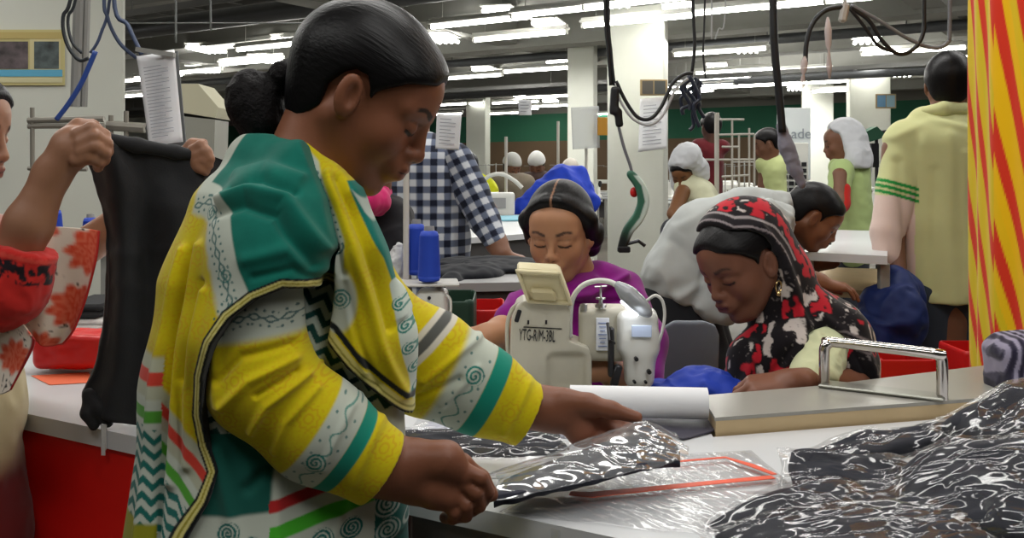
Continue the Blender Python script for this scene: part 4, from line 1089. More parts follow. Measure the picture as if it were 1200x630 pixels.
# ---------------------------------------------------------------- man in the checked shirt
def checked():
    w = person(500, 300, 4.25, 'man in a navy and white checked shirt leaning on the bench, back turned')
    H = Head(P(489, 128, 4.25), 60, 20, 0, 1.0, 1.0)
    SK = (120, 82, 62)
    skinbody(w, H, (492, 172, 4.25), [(495, 200, 4.25, 34), (505, 330, 4.25, 36), (500, 480, 4.25, 24)],
             [[(536, 200, 4.20, 20), (566, 250, 4.17, 17), (582, 285, 4.10, 13), (589, 297, 4.07, 11)], [(446, 205, 4.30, 20), (440, 260, 4.35, 16), (450, 310, 4.35, 12)]], SK, .005,
             [((589, 297, 4.07), (.9, .1, -.25), (0, 0, 1), 1, 1, (5, 8, 10, 12))])
    hairobj(w, H, .0045, .012, Head.HAIR_M)
    def chk(V, ax=None, o=None):
        px = F/4.20; a = V[:, 0]*px; b = -V[:, 2]*px
        if ax is not None: q = V-o; t = q@ax; b = t*px; a = (q@nrm(np.cross(ax, (0, 1, 0))))*px
        A = sstep(-.15, .15, np.sin(a*2*math.pi/15.5)); B = sstep(-.15, .15, np.sin(b*2*math.pi/15.5))
        c = np.tile(lin((196, 200, 206)), (len(V), 1)); c = mixc(c, (96, 104, 124), np.maximum(A, B)); c = mixc(c, (24, 28, 44), A*B)
        return c
    cloth(w, 'shirt', [[(462, 190, 4.25, 26), (495, 182, 4.25, 26), (528, 190, 4.25, 24)], [(495, 200, 4.25, 46), (505, 280, 4.25, 46), (503, 350, 4.25, 48)]], None, .005, .02, Y0=4.10,
          ridges=[([(520, 200), (530, 330)], 6, .008), ([(480, 200), (490, 330)], 6, .008)], paint=lambda V: chk(V))
    q0 = P(540, 205, 4.19); ax = nrm(P(566, 255, 4.15)-q0)
    cloth(w, 'sleeve', [[(532, 190, 4.21, 24), (552, 225, 4.18, 21), (568, 258, 4.15, 18), (580, 282, 4.10, 14)]], None, .005, .02, cuts=[((581, 283, 4.10), (.45, 0, -.9))], paint=lambda V: chk(V, ax, q0))
    q1 = P(446, 205, 4.30)
    cloth(w, 'sleeve', [[(458, 190, 4.25, 24), (446, 225, 4.30, 21), (440, 262, 4.35, 18), (448, 300, 4.35, 14)]], None, .005, .02, paint=lambda V: chk(V, np.array((0, 0, -1.)), q1))
    legs(w, P(503, 0, 4.25)[0], 4.25, .86, (40, 42, 48), foot=(0, 1), w=.1)
checked()
# ---------------------------------------------------------------- woman at the left edge holding up the black shirt
def leftwoman():
    w = person(-70, 300, 1.66, 'woman at the left picture edge in red floral shawl raising a black garment')
    H = Head(P(-58, 156, 1.68), 0, 10, 0, 1.0)
    SK = (150, 108, 84)
    def ex(f):
        # near hand: fist gripping the shirt, seen from the back
        f.cone(P(62, 202, 1.50), P(82, 176, 1.50), .026, .028, .02); f.ell(P(86, 172, 1.50), (.036, .020, .034), ry(-.5), .015)
        for (a, b, c, d) in (((92, 158, 1.488), (108, 150, 1.488), (122, 158, 1.50), (126, 170, 1.515)), ((96, 168, 1.482), (112, 160, 1.480), (125, 168, 1.494), (127, 178, 1.512)),
                             ((96, 178, 1.480), (112, 172, 1.477), (123, 179, 1.49), (123, 188, 1.508)), ((92, 188, 1.482), (106, 184, 1.48), (116, 189, 1.492), (115, 196, 1.505))):
            f.chain(PX([a, b, c, d]), [.0125, .0105, .0095, .0085], .004)
        f.chain(PX([(76, 162, 1.51), (92, 148, 1.52), (108, 148, 1.535), (122, 158, 1.54)]), [.016, .013, .011, .009], .006)
        # far hand at the other shoulder of the garment
        f.ell(P(228, 186, 1.66), (.026, .018, .028), None, .012)
        for (a, b, c) in (((226, 176, 1.64), (236, 170, 1.635), (244, 178, 1.63)), ((230, 182, 1.635), (241, 178, 1.63), (247, 186, 1.628)), ((230, 190, 1.635), (240, 188, 1.63), (245, 194, 1.63)), ((228, 196, 1.64), (236, 197, 1.632), (241, 201, 1.632))):
            f.chain(PX([a, b, c]), [.0105, .0095, .008], .004)
        f.chain(PX([(216, 182, 1.66), (226, 170, 1.66), (238, 168, 1.66)]), [.014, .012, .009], .005)
    skinbody(w, H, (-78, 232, 1.68), [(-80, 300, 1.68, 50), (-80, 500, 1.68, 60)],
             [[(-50, 285, 1.54, 28), (0, 345, 1.50, 27), (34, 262, 1.49, 26), (62, 202, 1.50, 19)],
              [(-60, 270, 1.82, 26), (40, 330, 1.86, 24), (150, 255, 1.76, 20), (226, 190, 1.68, 16)]], SK, .003, extra=ex)
    hairobj(w, H, .0035, .010)
    f = Fld(); f.ell(H.W((-.12, 0, 0)), (.05, .05, .06), None, .02); V, Q = f.mesh(.004); mesh_obj('hair_bun', V, Q, M_HAIR, w, col=hair_paint(H, V))
    RD = (188, 40, 36)
    def rp_(V):
        c = np.tile(lin(RD), (len(V), 1)); d = (V-P(30, 292, 1.49))@nrm(P(30, 262, 1.49)-P(8, 330, 1.49))
        n = fbm(V*110, 5, 2); c = mixc(c, (30, 22, 28), sstep(-.045, -.042, d)*sstep(-.008, -.011, d)*sstep(.46, .50, n)); c = mixc(c, (206, 70, 60), sstep(.004, .002, np.abs(d+.005)))
        return c
    cloth(w, 'sleeve', [[(-60, 270, 1.56, 44), (-20, 330, 1.51, 44), (4, 338, 1.49, 42), (30, 285, 1.49, 38)]], None, .0035, .03, cuts=[((26, 290, 1.49), (.32, 0, .95), .1)], paint=rp_, fold=(.005, 22, 3))
    cloth(w, 'tunic', [[(-80, 262, 1.68, 66), (-80, 330, 1.66, 84), (-74, 480, 1.62, 84), (-78, 640, 1.62, 96), (-78, 760, 1.62, 102)]], None, .007, .04, fold=(.008, 9, 4), paint=lambda V: mixc(np.tile(lin((196, 184, 148)), (len(V), 1)), (110, 30, 30), sstep(P(0, 545, 1.5)[2], P(0, 590, 1.5)[2], V[:, 2])))
    legs(w, w.location.x, 1.66, .55, (120, 30, 30), h=.01)
    # floral shawl: hanging cloth, a real folded sheet
    def floral(V):
        c = np.tile(lin((226, 214, 200)), (len(V), 1)); a, b = abp(V, 1.46)
        n = fbm(np.stack([a*.05, b*.05, a*0], 1), 3)
        for (cx, cy, R) in ((66, 300, 34), (48, 372, 30), (2, 268, 26), (108, 345, 24), (10, 420, 22), (120, 290, 16)):
            r = np.hypot(a-cx, b-cy); th = np.arctan2(b-cy, a-cx); e = R*(.88+.12*np.cos(9*th+cx)); w_ = sstep(e+3, e-3, r)
            sh = .5+.5*np.cos(r*.42+2.2*np.cos(9*th+cx)+n*5); col = lin((214, 78, 52))*(1-.5*sh)[:, None]+lin((236, 140, 108))*(.5*sh)[:, None]
            c = c*(1-w_[:, None])+col*w_[:, None]
        k = fbm(np.stack([a*.13, b*.13, a*0], 1), 8, 2); k2 = vnoise(np.stack([a*.06, b*.06, a*0], 1), 5)
        redm = (c[:, 1] < .35)
        c = mixc(c, (28, 24, 26), sstep(.035, .015, np.abs(k-.52))*(~redm)*sstep(.5, .6, k2))
        return c
    rows = [[(-40, 262, 1.52), (0, 250, 1.47), (40, 262, 1.46), (80, 266, 1.48), (118, 270, 1.49)],
            [(-50, 300, 1.47), (0, 296, 1.455), (40, 300, 1.44), (80, 304, 1.462), (114, 302, 1.468)],
            [(-50, 340, 1.455), (0, 340, 1.44), (36, 346, 1.43), (74, 350, 1.455), (102, 348, 1.462)],
            [(-50, 375, 1.45), (2, 372, 1.44), (34, 382, 1.43), (66, 388, 1.45), (88, 384, 1.455)],
            [(-50, 395, 1.45), (20, 388, 1.44), (40, 400, 1.435), (58, 406, 1.45), (74, 402, 1.455)]]
    rows = [[(p[0], p[1], p[2]+.115) for p in r] for r in rows]
    G = loft([[P(*p) for p in r] for r in rows], 14, 14)
    uu = np.arange(G.shape[1])/G.shape[1]; G[:, :, 1] += (.006*np.sin(uu*17))[None, :]
    V, Q = grid_mesh(G, .003)
    c = floral(V); nU, nV = G.shape[:2]; ii = np.arange(len(V)) % (nU*nV); u = ii//nV; v = ii % nV
    edge = np.minimum(nU-1-u, nV-1-v); c = mixc(c, (196, 50, 44), sstep(2.4, 1.2, edge.astype(float)))
    mesh_obj('shawl', V, Q, M_CLOTH, w, col=c)
    rows = [[(-60, 350, 1.56), (-20, 345, 1.50), (10, 360, 1.49), (40, 398, 1.47)], [(-60, 400, 1.50), (-20, 400, 1.49), (10, 405, 1.48), (36, 412, 1.47)], [(-60, 450, 1.5), (-20, 460, 1.49), (0, 462, 1.48), (12, 456, 1.47)]]
    G = loft([[P(*p) for p in r] for r in rows], 20, 20); V, Q = grid_mesh(G, .003); c = floral(V); nU, nV = G.shape[:2]; v = (np.arange(len(V)) % (nU*nV)) % nV
    c = mixc(c, (150, 30, 30), sstep(4, 2, (nV-1-v).astype(float))); mesh_obj('shawl', V, Q, M_CLOTH, w, col=c)
leftwoman()
# ================================================================ workers farther down the hall
def worker(head, yaw, pitch, label, shirt, chains, skin=(120, 82, 62), arms=(), gear=None, gearcol=(214, 214, 208), h=.009, hands=(), trous=(50, 52, 60), group=None, hairm=True, seated=False, extra=None):
    px, py, Y = head; w = person(px, py, Y, label, group); H = Head(P(px, py, Y), yaw, pitch, 0, .98)
    s = Y/F; c = H.c; nb = c+(0, 0, -.17)
    f = Fld(); H.face(f, nb); f.cone(nb, (nb[0], nb[1], max(nb[2]-.45, .5)), .06, .09, .03)
    for a in arms: f.chain(PX(a), RR(a), .015)
    for hd in hands: hand(f, P(*hd[0]), *hd[1:])
    V, Q = f.mesh(h); cc = skin_col(V, skin, 1); l = H.L(V); m = (l[:, 2] > -.125) & (np.linalg.norm(l, axis=1) < .17); cc[m] = H.paint(V[m], skin); mesh_obj('body', V, Q, M_SKIN, w, col=cc)
    if hairm: hairobj(w, H, h*.9, .012, Head.HAIR_M)
    f = Fld()
    for ch_ in chains: f.chain(PX(ch_), RR(ch_), .04)
    V, Q = f.mesh(h); V = fold_disp(V, Q, .010, 8, int(px)); mesh_obj('shirt', V, Q, M_CLOTH, w, col=np.tile(lin(shirt), (len(V), 1))*(1+.1*(fbm(V*20)-.5))[:, None])
    if gear == 'cap':
        f = Fld(); H.cap(f, .045, .018, .03); V, Q = f.mesh(h*.8); mesh_obj('cap', V, Q, M_CLOTH, w, col=np.tile(lin(gearcol), (len(V), 1)))
    if gear == 'veil':
        f = Fld(); poly = [(-.2, .2), (.05, .2), (.045, .1), (.0, .06), (-.01, -.06), (.02, -.14), (-.25, -.2)]
        a_ = d_ell((-.018, 0, .03), (.122, .095, .112))[0]; b_ = d_ell((-.05, 0, -.10), (.10, .12, .13))[0]
        fn = lambda p: -smin(-smin(a_((p-H.c)@H.R/H.s), b_((p-H.c)@H.R/H.s), .05), -poly_sd(((p-H.c)@H.R/H.s)[..., 0], ((p-H.c)@H.R/H.s)[..., 2], poly), .006)
        f.add((fn, H.c-.27, H.c+.27), .03)
        if extra: f.chain(PX(extra), RR(extra), .05)
        V, Q = f.mesh(h*.8); V = fold_disp(V, Q, .008, 12, 3); mesh_obj('veil', V, Q, M_CLOTH, w, col=np.tile(lin(gearcol), (len(V), 1)))
    x, y = w.location.x, w.location.y
    z0 = .5 if seated else .85
    legs(w, x, y, z0, trous, foot=(0, -1))
    return w
GRN = (186, 200, 138)
# three capped workers on the left
worker((600, 198, 9.0), -60, 15, 'worker in a pale round cap, leftmost of the capped three', (120, 110, 96), [[(588, 216, 9.0, 14), (614, 218, 9.0, 14)], [(600, 222, 9, 20), (600, 262, 9, 20)]], gear='cap', gearcol=(176, 176, 172), h=.014)
worker((629, 196, 9.2), -100, 20, 'worker in a white flat topped cap, middle of the capped three', (60, 44, 40), [[(616, 214, 9.2, 12), (642, 214, 9.2, 12)], [(629, 220, 9.2, 20), (629, 262, 9.2, 20)]], gear='cap', gearcol=(206, 206, 204), h=.014)
worker((668, 204, 9.4), -80, 25, 'worker in a pale cap behind the royal blue cloth heap', (50, 60, 110), [[(656, 222, 9.4, 12), (684, 222, 9.4, 12)], [(670, 228, 9.4, 20), (670, 262, 9.4, 20)]], gear='cap', gearcol=(186, 180, 172), h=.014, skin=(60, 42, 36))
f = Fld(); f.ell(P(566, 217, 7.9), (.10, .09, .11), None, .02); V, Q = f.mesh(.01); 
worker((548, 196, 8.2), 180, 30, 'stooping worker in bright yellow behind the man in checks', (200, 204, 30), [[(556, 214, 8.2, 14), (572, 222, 8.2, 12)], [(562, 224, 8.2, 16), (560, 262, 8.2, 18)]], h=.013)
worker((801, 203, 6.2), -120, 35, 'worker with a white head cloth bending beside the broad column', (206, 206, 176), [[(806, 220, 6.2, 16), (822, 232, 6.2, 18)], [(815, 232, 6.2, 22), (812, 300, 6.2, 24)], [(822, 225, 6.1, 12), (836, 250, 6.0, 10)]], gear='veil', gearcol=(210, 212, 216), h=.009, skin=(120, 80, 50), arms=[[(800, 225, 6.1, 9), (790, 250, 6.0, 8), (800, 262, 5.9, 6)]], extra=[(806, 184, 6.15, 17), (820, 196, 6.2, 8), (826, 206, 6.2, 4)])
worker((833, 150, 7.6), 100, 5, 'worker in maroon standing behind the rack of pale rods', (84, 22, 28), [[(818, 172, 7.6, 9), (846, 172, 7.6, 9)], [(832, 182, 7.6, 15), (830, 262, 7.6, 15)], [(820, 176, 7.6, 9), (814, 208, 7.5, 7)]], h=.011, skin=(90, 60, 50))
worker((899, 170, 7.0), 175, 15, 'worker in pale green with back turned, below the thick black hose', (190, 200, 140), [[(894, 192, 7.0, 8), (916, 192, 7.0, 9)], [(906, 200, 7.0, 15), (907, 270, 7.0, 15)]], h=.010)
worker((986, 168, 5.4), 165, 12, 'woman in a white veil and light green tunic with red cuff', (176, 196, 132), [[(984, 196, 5.4, 12), (1004, 196, 5.4, 13)], [(998, 210, 5.4, 20), (998, 290, 5.4, 25)], [(986, 200, 5.3, 13), (982, 222, 5.25, 11)]], gear='veil', gearcol=(206, 208, 212), h=.008, arms=[[(984, 205, 5.25, 9), (984, 235, 5.2, 8), (976, 250, 5.1, 6)]], extra=[(992, 160, 5.42, 17), (1004, 190, 5.5, 15), (1012, 215, 5.55, 8)], hairm=False)
w = [o for o in COL.objects if o.get('label', '').startswith('woman in a white veil')][0]
f = Fld(); f.chain([P(985, 222, 5.24), P(985, 238, 5.21), P(981, 250, 5.15)], [.055, .05, .035], .02); V, Q = f.mesh(.008); mesh_obj('sleeve', V, Q, M_CLOTH, w, col=np.tile(lin((196, 44, 36)), (len(V), 1)))
worker((424, 205, 2.9), -150, 25, 'person in black clothes and pink scarf behind the yellow shawl', (22, 22, 26), [[(412, 262, 2.95, 30), (452, 262, 2.95, 30)], [(430, 270, 2.95, 44), (430, 400, 2.95, 56)], [(455, 262, 2.9, 26), (470, 300, 2.8, 20)]], h=.008, seated=True)
w = [o for o in COL.objects if 'pink scarf' in o.get('label', '')][0]
f = Fld(); f.chain([P(400, 230, 2.8), P(424, 232, 2.76), P(440, 236, 2.8), P(446, 226, 2.95)], [.035, .05, .035, .03], .02); V, Q = f.mesh(.007); V = fold_disp(V, Q, .008, 14); mesh_obj('scarf', V, Q, M_CLOTH, w, col=np.tile(lin((206, 40, 110)), (len(V), 1)))
# ================================================================ machines, stands, cables
def text_mesh(txt, size, depth=.0006, sx=1.):
    c = bpy.data.curves.new('t', 'FONT'); c.body = txt; c.size = size; c.extrude = depth; c.align_x = 'CENTER'; c.align_y = 'CENTER'; c.resolution_u = 3
    o = bpy.data.objects.new('t', c); COL.objects.link(o); bpy.context.view_layer.update()
    me = bpy.data.meshes.new_from_object(o.evaluated_get(bpy.context.evaluated_depsgraph_get()))
    V = np.array([v.co[:] for v in me.vertices]); Fc = [tuple(p.vertices) for p in me.polygons]
    bpy.data.objects.remove(o); bpy.data.curves.remove(c); bpy.data.meshes.remove(me)
    V[:, 0] *= sx; return V, Fc
def text_on(name, txt, size, c, xdir, zdir, m, parent, sx=1.):
    """text reading along xdir, its up along zdir, centred at c"""
    V, Fc = text_mesh(txt, size, sx=sx); xd = nrm(xdir); zd = nrm(np.asarray(zdir, float)-np.dot(zdir, xd)*xd); n = np.cross(xd, zd)
    return mesh_obj(name, np.asarray(c)+V@np.stack([xd, zd, n]), Fc, m, parent, smooth=False)
M_BEIGE = mat('machine_paint', (192, 188, 172), .38, noise=(25, .05))
M_MW = mat('machine_white', (214, 214, 208), .3)
M_INK = mat('black_ink', (30, 32, 36), .6)
def fobj(name, h, m, parent, fn, smooth=1):
    f = Fld(); fn(f); V, Q = f.mesh(h, smooth); return mesh_obj(name, V, Q, m, parent)
# sewing bench under the near machine
bq = empty('sewing_bench', (*P(720, 0, 2.05)[:2], 0), 'bench with white top under the beige sewing machine', 'table')
mb = MB(); slab(mb, [np.array(P(575, 0, 1.86)[:2]), np.array(P(835, 0, 1.84)[:2]), np.array(P(875, 0, 2.12)[:2]), np.array(P(560, 0, 2.16)[:2])], .75, .03); mb.build('tabletop', M_TABLE, bq)
for (x, y) in ((590, 1.9), (820, 1.88), (850, 2.08), (580, 2.12)):
    m = MB(); q = P(x, 0, y); quadleg(m, q[0], q[1], 0, .72, .04); m.build('leg', M_GREY, bq)
SM = empty('sewing_machine', (P(680, 0, 1.98)[0], 1.98, .75), 'beige sewing machine with control box and lit lamp, lettered on its back', 'sewing machine')
YB = 1.90
def sm_build():
    pp = [(600, 470), (597, 440), (598, 400), (600, 372), (606, 358), (614, 353), (664, 356), (669, 364), (668, 400), (690, 408), (694, 420), (694, 470)]
    def body(f):
        a, b = P(596, 352, YB), P(696, 472, YB)
        def fn(p):
            d = poly_sd(600+p[..., 0]*F/YB, HY+(ZC-p[..., 2])*F/YB, pp)*YB/F
            q = np.abs(p[..., 1]-(YB+.06))-.055
            return np.maximum(d, q)+0
        f.add((fn, np.array((a[0]-.01, YB-.01, b[2]-.01)), np.array((b[0]+.01, YB+.13, a[2]+.01))), 0)
        f.sub(d_box((P(664, 0, YB)[0], YB, P(0, 438, YB)[2]), (.040, .016, .042), None, .015), .006)
    fobj('body', .0028, M_BEIGE, SM, body, 2)
    def arm(f):
        c0, c1 = P(690, 392, 1.95), P(726, 392, 1.93)
        f.add(d_box((c0+c1)/2+(0, .035, 0), (.05, .045, .055), rz(-.08), .012), .01)
    fobj('arm', .0028, M_BEIGE, SM, arm)
    def head(f):
        f.add(d_box(P(750, 392, 1.90)+(0, .045, 0), (.042, .045, .045), rz(-.1), .016), .01)
        f.cone(P(750, 400, 1.93), P(750, 440, 1.922), .036, .028, .02)
        f.add(d_box(P(750, 432, 1.90)+(0, .03, 0), (.026, .03, .036), rz(-.1), .012), .015)
    fobj('head', .0028, M_MW, SM, head)
    mb = MB()
    for (x, y, r) in ((746, 421, .0042), (761, 436, .0046), (744, 448, .003), (757, 448, .003)):
        c = P(x, y, 1.882); mb.tube([c, c+(0, .03, 0)], r, 14)
    mb.build('screw', M_BLACK, SM)
    c = P(752, 388, 1.8865)
    MB().box(c+(0, .001, 0), (.04, .003, .024), rz(-.1), .001).build('badge', mat('badge_blue', (186, 200, 226), .4), SM)
    lb = MB().box(P(706, 391, 1.930)+(0, -.004, 0), (.027, .003, .068), rz(-.08), .001); L = lb.build('label', mat('label_paper', (232, 236, 244), .6), SM)
    mb = MB()
    for i in range(7): mb.box(P(706, 378+i*4.5, 1.925)+(0, -.003, 0), (.018-.004*(i % 3), .001, .0015), rz(-.08))
    mb.build('print', mat('blue_ink', (120, 140, 190), .6), L)
    # needle bar, presser and take up lever
    mb = MB().box(P(716, 412, 1.90), (.012, .02, .10), None, .003).box(P(722, 440, 1.895), (.016, .016, .045), ry(.25), .003).tube([P(730, 455, 1.90), P(730, 474, 1.90)], .003, 8)
    mb.box(P(728, 470, 1.895), (.03, .03, .01), None, .002).tube([P(712, 378, 1.90), P(714, 398, 1.88), P(720, 402, 1.90)], .003, 6)
    mb.build('needle_bar', mat('dark_steel', (60, 60, 62), .35, metal=.8), SM, smooth='auto')
    def bed(f): f.add(d_box(P(690, 468, 1.95)+(0, 0, -.004), (.14, .07, .018), None, .01), 0)
    fobj('bed', .003, M_BEIGE, SM, bed)
    # lettering and small marks
    text_on('lettering', 'YTG-R/M-3BL', .033, P(629.5, 394, YB-.002)+(0, .005, 0), (1, 0, -.055), (0, 0, 1), M_INK, SM, .385)
    mb = MB(); 
    for x in (619, 640): c = P(x, 377, YB+.002); mb.tube([c-(0, .004, .004), c-(0, .004, -.004)], .0022, 8)
    mb.box(P(636, 384, YB+.004), (.078, .002, .0016), ry(.05)); mb.box(P(607, 370, YB+.004), (.009, .004, .026), ry(.3), .002)
    mb.build('slot', M_INK, SM)
    # control box
    fr = [P(605, 313, 1.88), P(657, 316, 1.88), P(668, 361, 1.90), P(620, 353, 1.90)]
    pb = empty('x', (0, 0, 0)); bpy.data.objects.remove(pb)
    ax_ = nrm(fr[1]-fr[0]); up_ = nrm(fr[0]-fr[3]); nn = nrm(np.cross(ax_, up_)); Rp = np.stack([ax_, nn, up_], 1)
    M_P = mat('control_box_plastic', (206, 196, 158), .42)
    cc = sum(fr)/4
    back = nn if nn[1] > 0 else -nn
    cb = MB().box(cc+back*.022, (.088, .045, .076), Rp, .006).build('control_box', M_P, SM, smooth='auto')
    mb = MB(); 
    for (dx, dz, sx, sz) in ((0, .034, .090, .008), (0, -.034, .090, .008), (-.042, 0, .008, .076), (.042, 0, .008, .076)): mb.box(cc+ax_*dx+up_*dz-back*.003, (sx, .010, sz), Rp, .002)
    mb.build('rim', M_P, cb, smooth='auto')
    MB().box(cc-ax_*.006-up_*.014-back*.008, (.05, .02, .026), Rp, .005).build('button_ledge', mat('ledge', (186, 174, 134), .45), cb, smooth='auto')
    MB().box(cc+up_*-.045+back*.02, (.05, .03, .014), Rp, .003).build('bracket', M_BLACK, cb)
    # lamp on a bent neck
    nk = MB().tube(crom([P(668, 395, 1.93), P(668, 372, 1.925), P(671, 350, 1.92), P(682, 335, 1.915), P(698, 329, 1.91), P(714, 330, 1.90), P(726, 336, 1.895)], 7), .0055, 12).build('lamp_neck', M_MW, SM, smooth=True)
    d = nrm(P(764, 372, 1.88)-P(726, 336, 1.895)); y_ = nrm(np.cross((0, 0, 1), d)); z_ = np.cross(d, y_); RL = np.stack([d, y_, z_], 1)
    def lamp(f): f.ell(P(744, 352, 1.888), (.045, .020, .0185), RL); f.cone(P(724, 334, 1.895), P(735, 344, 1.89), .008, .015, .01)
    lh = fobj('lamp_head', .0025, mat('lamp_grey', (150, 154, 158), .25, coat=.5), SM, lamp)
    c = P(744, 354, 1.888)-z_*.016*np.sign(z_[2])
    MB().box(c, (.045, .022, .006), RL, .002).build('bulb', mat('lamp_glow', (255, 255, 255), .5, emis=(240, 244, 255), es=4), lh)
    MB().tube(crom([P(758, 352, 1.90), P(768, 346, 1.90), P(776, 352, 1.90), P(779, 368, 1.90), P(776, 388, 1.90), P(771, 404, 1.91)], 6), .0032, 8).build('cable', M_MW, SM, smooth=True)
    MB().tube(crom([P(616, 354, 1.92), P(602, 360, 1.93), P(595, 378, 1.93), P(595, 410, 1.93), P(600, 440, 1.93), P(604, 462, 1.93)], 6), .0045, 8).build('cable', M_BEIGE, SM, smooth=True)
    mb = MB().tube([P(704, 362, 1.93), P(704, 334, 1.93)], .0022, 8).lathe(P(704, 360, 1.93), [(.012, 0), (.012, .006), (.004, .009), (.004, .016), (.010, .017), (.010, .020)], 16).tube([P(697, 336, 1.93), P(711, 335, 1.93)], .002, 6)
    mb.lathe(P(684, 362, 1.94), [(.008, -.004), (.008, .01), (.003, .012)], 12)
    mb.build('thread_guide', M_STEEL, SM, smooth='auto')
sm_build()
_l = bpy.data.lights.new('machine_lamp', 'SPOT'); _l.energy = .12; _l.spot_size = 2.2; _l.spot_blend = .8; _l.shadow_soft_size = .015; _l.color = (.93, .96, 1)
_lo = bpy.data.objects.new('machine_lamp', _l); COL.objects.link(_lo); _lo.location = tuple(P(748, 362, 1.86)); _lo.rotation_euler = (math.radians(28), 0, 0)
# ---------------- left machine with thread cones
bq = empty('sewing_bench', (*P(500, 0, 2.1)[:2], 0), 'narrow bench carrying the white machine and blue thread cones', 'table')
mb = MB(); q = P(495, 0, 2.1); mb.box((q[0], 2.12, .735), (.42, .34, .03), None, .004); mb.build('tabletop', M_TABLE, bq)
for sx in (-.18, .18):
    for sy in (-.13, .13): m = MB(); quadleg(m, q[0]+sx, 2.12+sy, 0, .72, .04); m.build('leg', M_GREY, bq)
wm = empty('sewing_machine', (P(505, 0, 2.1)[0], 2.1, .75), 'small white sewing machine under the two blue thread cones', 'sewing machine')
def wmb(f):
    f.add(d_box(P(505, 372, 2.06)+(0, .04, 0), (.034, .04, .058), None, .012), .01); f.cone(P(490, 380, 2.10), P(462, 372, 2.10), .03, .03, .02)
    f.add(d_box((P(490, 0, 2.1)[0], 2.1, .77), (.13, .07, .02), None, .01), .01); f.add(d_box(P(462, 410, 2.10)+(0, .02, 0), (.03, .04, .1), None, .015), .02)
fobj('body', .004, M_MW, wm, wmb)
MB().box(P(503, 364, 2.055), (.036, .004, .018), None, .001).build('label', mat('label_paper'), wm)
mb = MB().tube([P(503, 349, 2.055), P(503, 350, 2.09)], .004, 8); mb.build('screw', M_BLACK, wm)
MB().tube(crom([P(523, 345, 2.06), P(528, 352, 2.06), P(527, 372, 2.06), P(520, 388, 2.08)], 6), .003, 8).build('cable', M_MW, wm, smooth=True)
st = empty('thread_stand', (*P(498, 0, 2.12)[:2], .75), 'thread stand with grey tray and upright white pole', 'stand')
q = P(502, 331, 2.10); mb = MB().box(q, (.135, .11, .006), rz(.1), .003); mb.build('tray', mat('tray_plastic', (176, 174, 168), .45), st)
mb = MB().tube([P(476, 335, 2.14), P(476, 192, 2.14)], .0068, 12).build('pole', mat('white_pole', (200, 196, 188), .4), st, smooth='auto')
mb = MB().tube([(q[0]+.02, 2.13, q[2]), (q[0]+.02, 2.13, .75)], .008, 10).build('post', M_GREY, st, smooth='auto')
M_BLUE = mat('blue_thread', (24, 62, 172), .6, bump=(900, .3, .001))
def cone_(px, pt, pbm, Y, r, label, grp=None):
    b = P(px, pbm, Y); h = P(px, pt, Y)[2]-b[2]; t = empty('thread_cone', b, label, 'thread cone', grp)
    n_ = 60; prof = [(r*.55, .0), (r*.9, .003), (r, .012)]+[(r*(1-.16*k/n_)+.0006*(k % 2), .012+(h-.026)*k/n_) for k in range(n_+1)]+[(r*.72, h-.006), (r*.5, h-.004)]
    MB().lathe(b, prof, 32).build('thread', M_BLUE, t, smooth=True)
    MB().lathe(b, [(r*.48, h-.006), (r*.44, h+.006), (r*.34, h+.006), (r*.34, h-.02)], 24).build('core', mat('cone_core', (150, 150, 150), .5), t, smooth='auto'); return t
cone_(488, 260, 322, 2.16, .023, 'blue thread cone standing against the white pole, farther of the pair')
cone_(503, 268, 330, 2.07, .025, 'blue thread cone at the front of the stand, nearer of the pair')
cone_(64, 244, 272, 2.7, .022, 'blue thread cone below the grey rail, left of two', None)
cone_(106, 253, 280, 2.7, .023, 'blue thread cone beside the hanging black garment')
tag(MB().box((P(85, 0, 2.7)[0], 2.72, P(0, 278, 2.7)[2]-.012), (.26, .14, .012), None, .003).build('shelf', M_GREY), 'grey shelf holding two blue thread cones at the left', 'shelf')
q = P(85, 0, 2.74); mb = MB()
for s_ in (-.1, .1): mb.box((q[0]+s_, 2.74, (P(0, 278, 2.7)[2]-.02)/2), (.025, .025, P(0, 278, 2.7)[2]-.02))
tag(mb.build('shelf_stand', M_GREY), 'grey legs carrying the thread shelf behind the red side table', 'stand')
# crumpled plastic bag, green bin, red bin
f = Fld(); f.ell(P(466, 312, 2.20), (.022, .03, .035), None, .02); f.ell(P(468, 294, 2.2), (.010, .014, .02), None, .02); V, Q = f.mesh(.003); V = fold_disp(V, Q, .006, 60, 3)
tag(mesh_obj('plastic_bag', V, Q, mat('milky_plastic', (200, 200, 200), .25, alpha=.8), col=None), 'crumpled milky plastic bag left of the blue thread cones', 'bag')
def bin_(px, pt, Y, w, d, H, m, label):
    c = P(px, pt, Y); t = MB(); z1 = c[2]; z0 = z1-H; a, b = w/2, w/2*.86
    f = Fld(); f.add(d_box((c[0], Y, (z0+z1)/2), (a, d/2, H/2), None, .02), 0); f.sub(d_box((c[0], Y, (z0+z1)/2+.02), (a-.006, d/2-.006, H/2), None, .016), .001)
    V, Q = f.mesh(.004); return tag(mesh_obj('storage_bin', V, Q, m), label, 'bin')
b1 = bin_(537, 341, 2.32, .085, .2, .55, mat('green_plastic', (30, 60, 44), .5), 'dark green bin behind the blue thread cones')
b2 = bin_(568, 351, 2.5, .105, .2, .6, mat('red_plastic', (196, 26, 24), .4), 'bright red bin left of the woman in magenta')
for b_, z_ in ((b1, .0), (b2, .0)): b_.location.z = max(b_.location.z, 0)
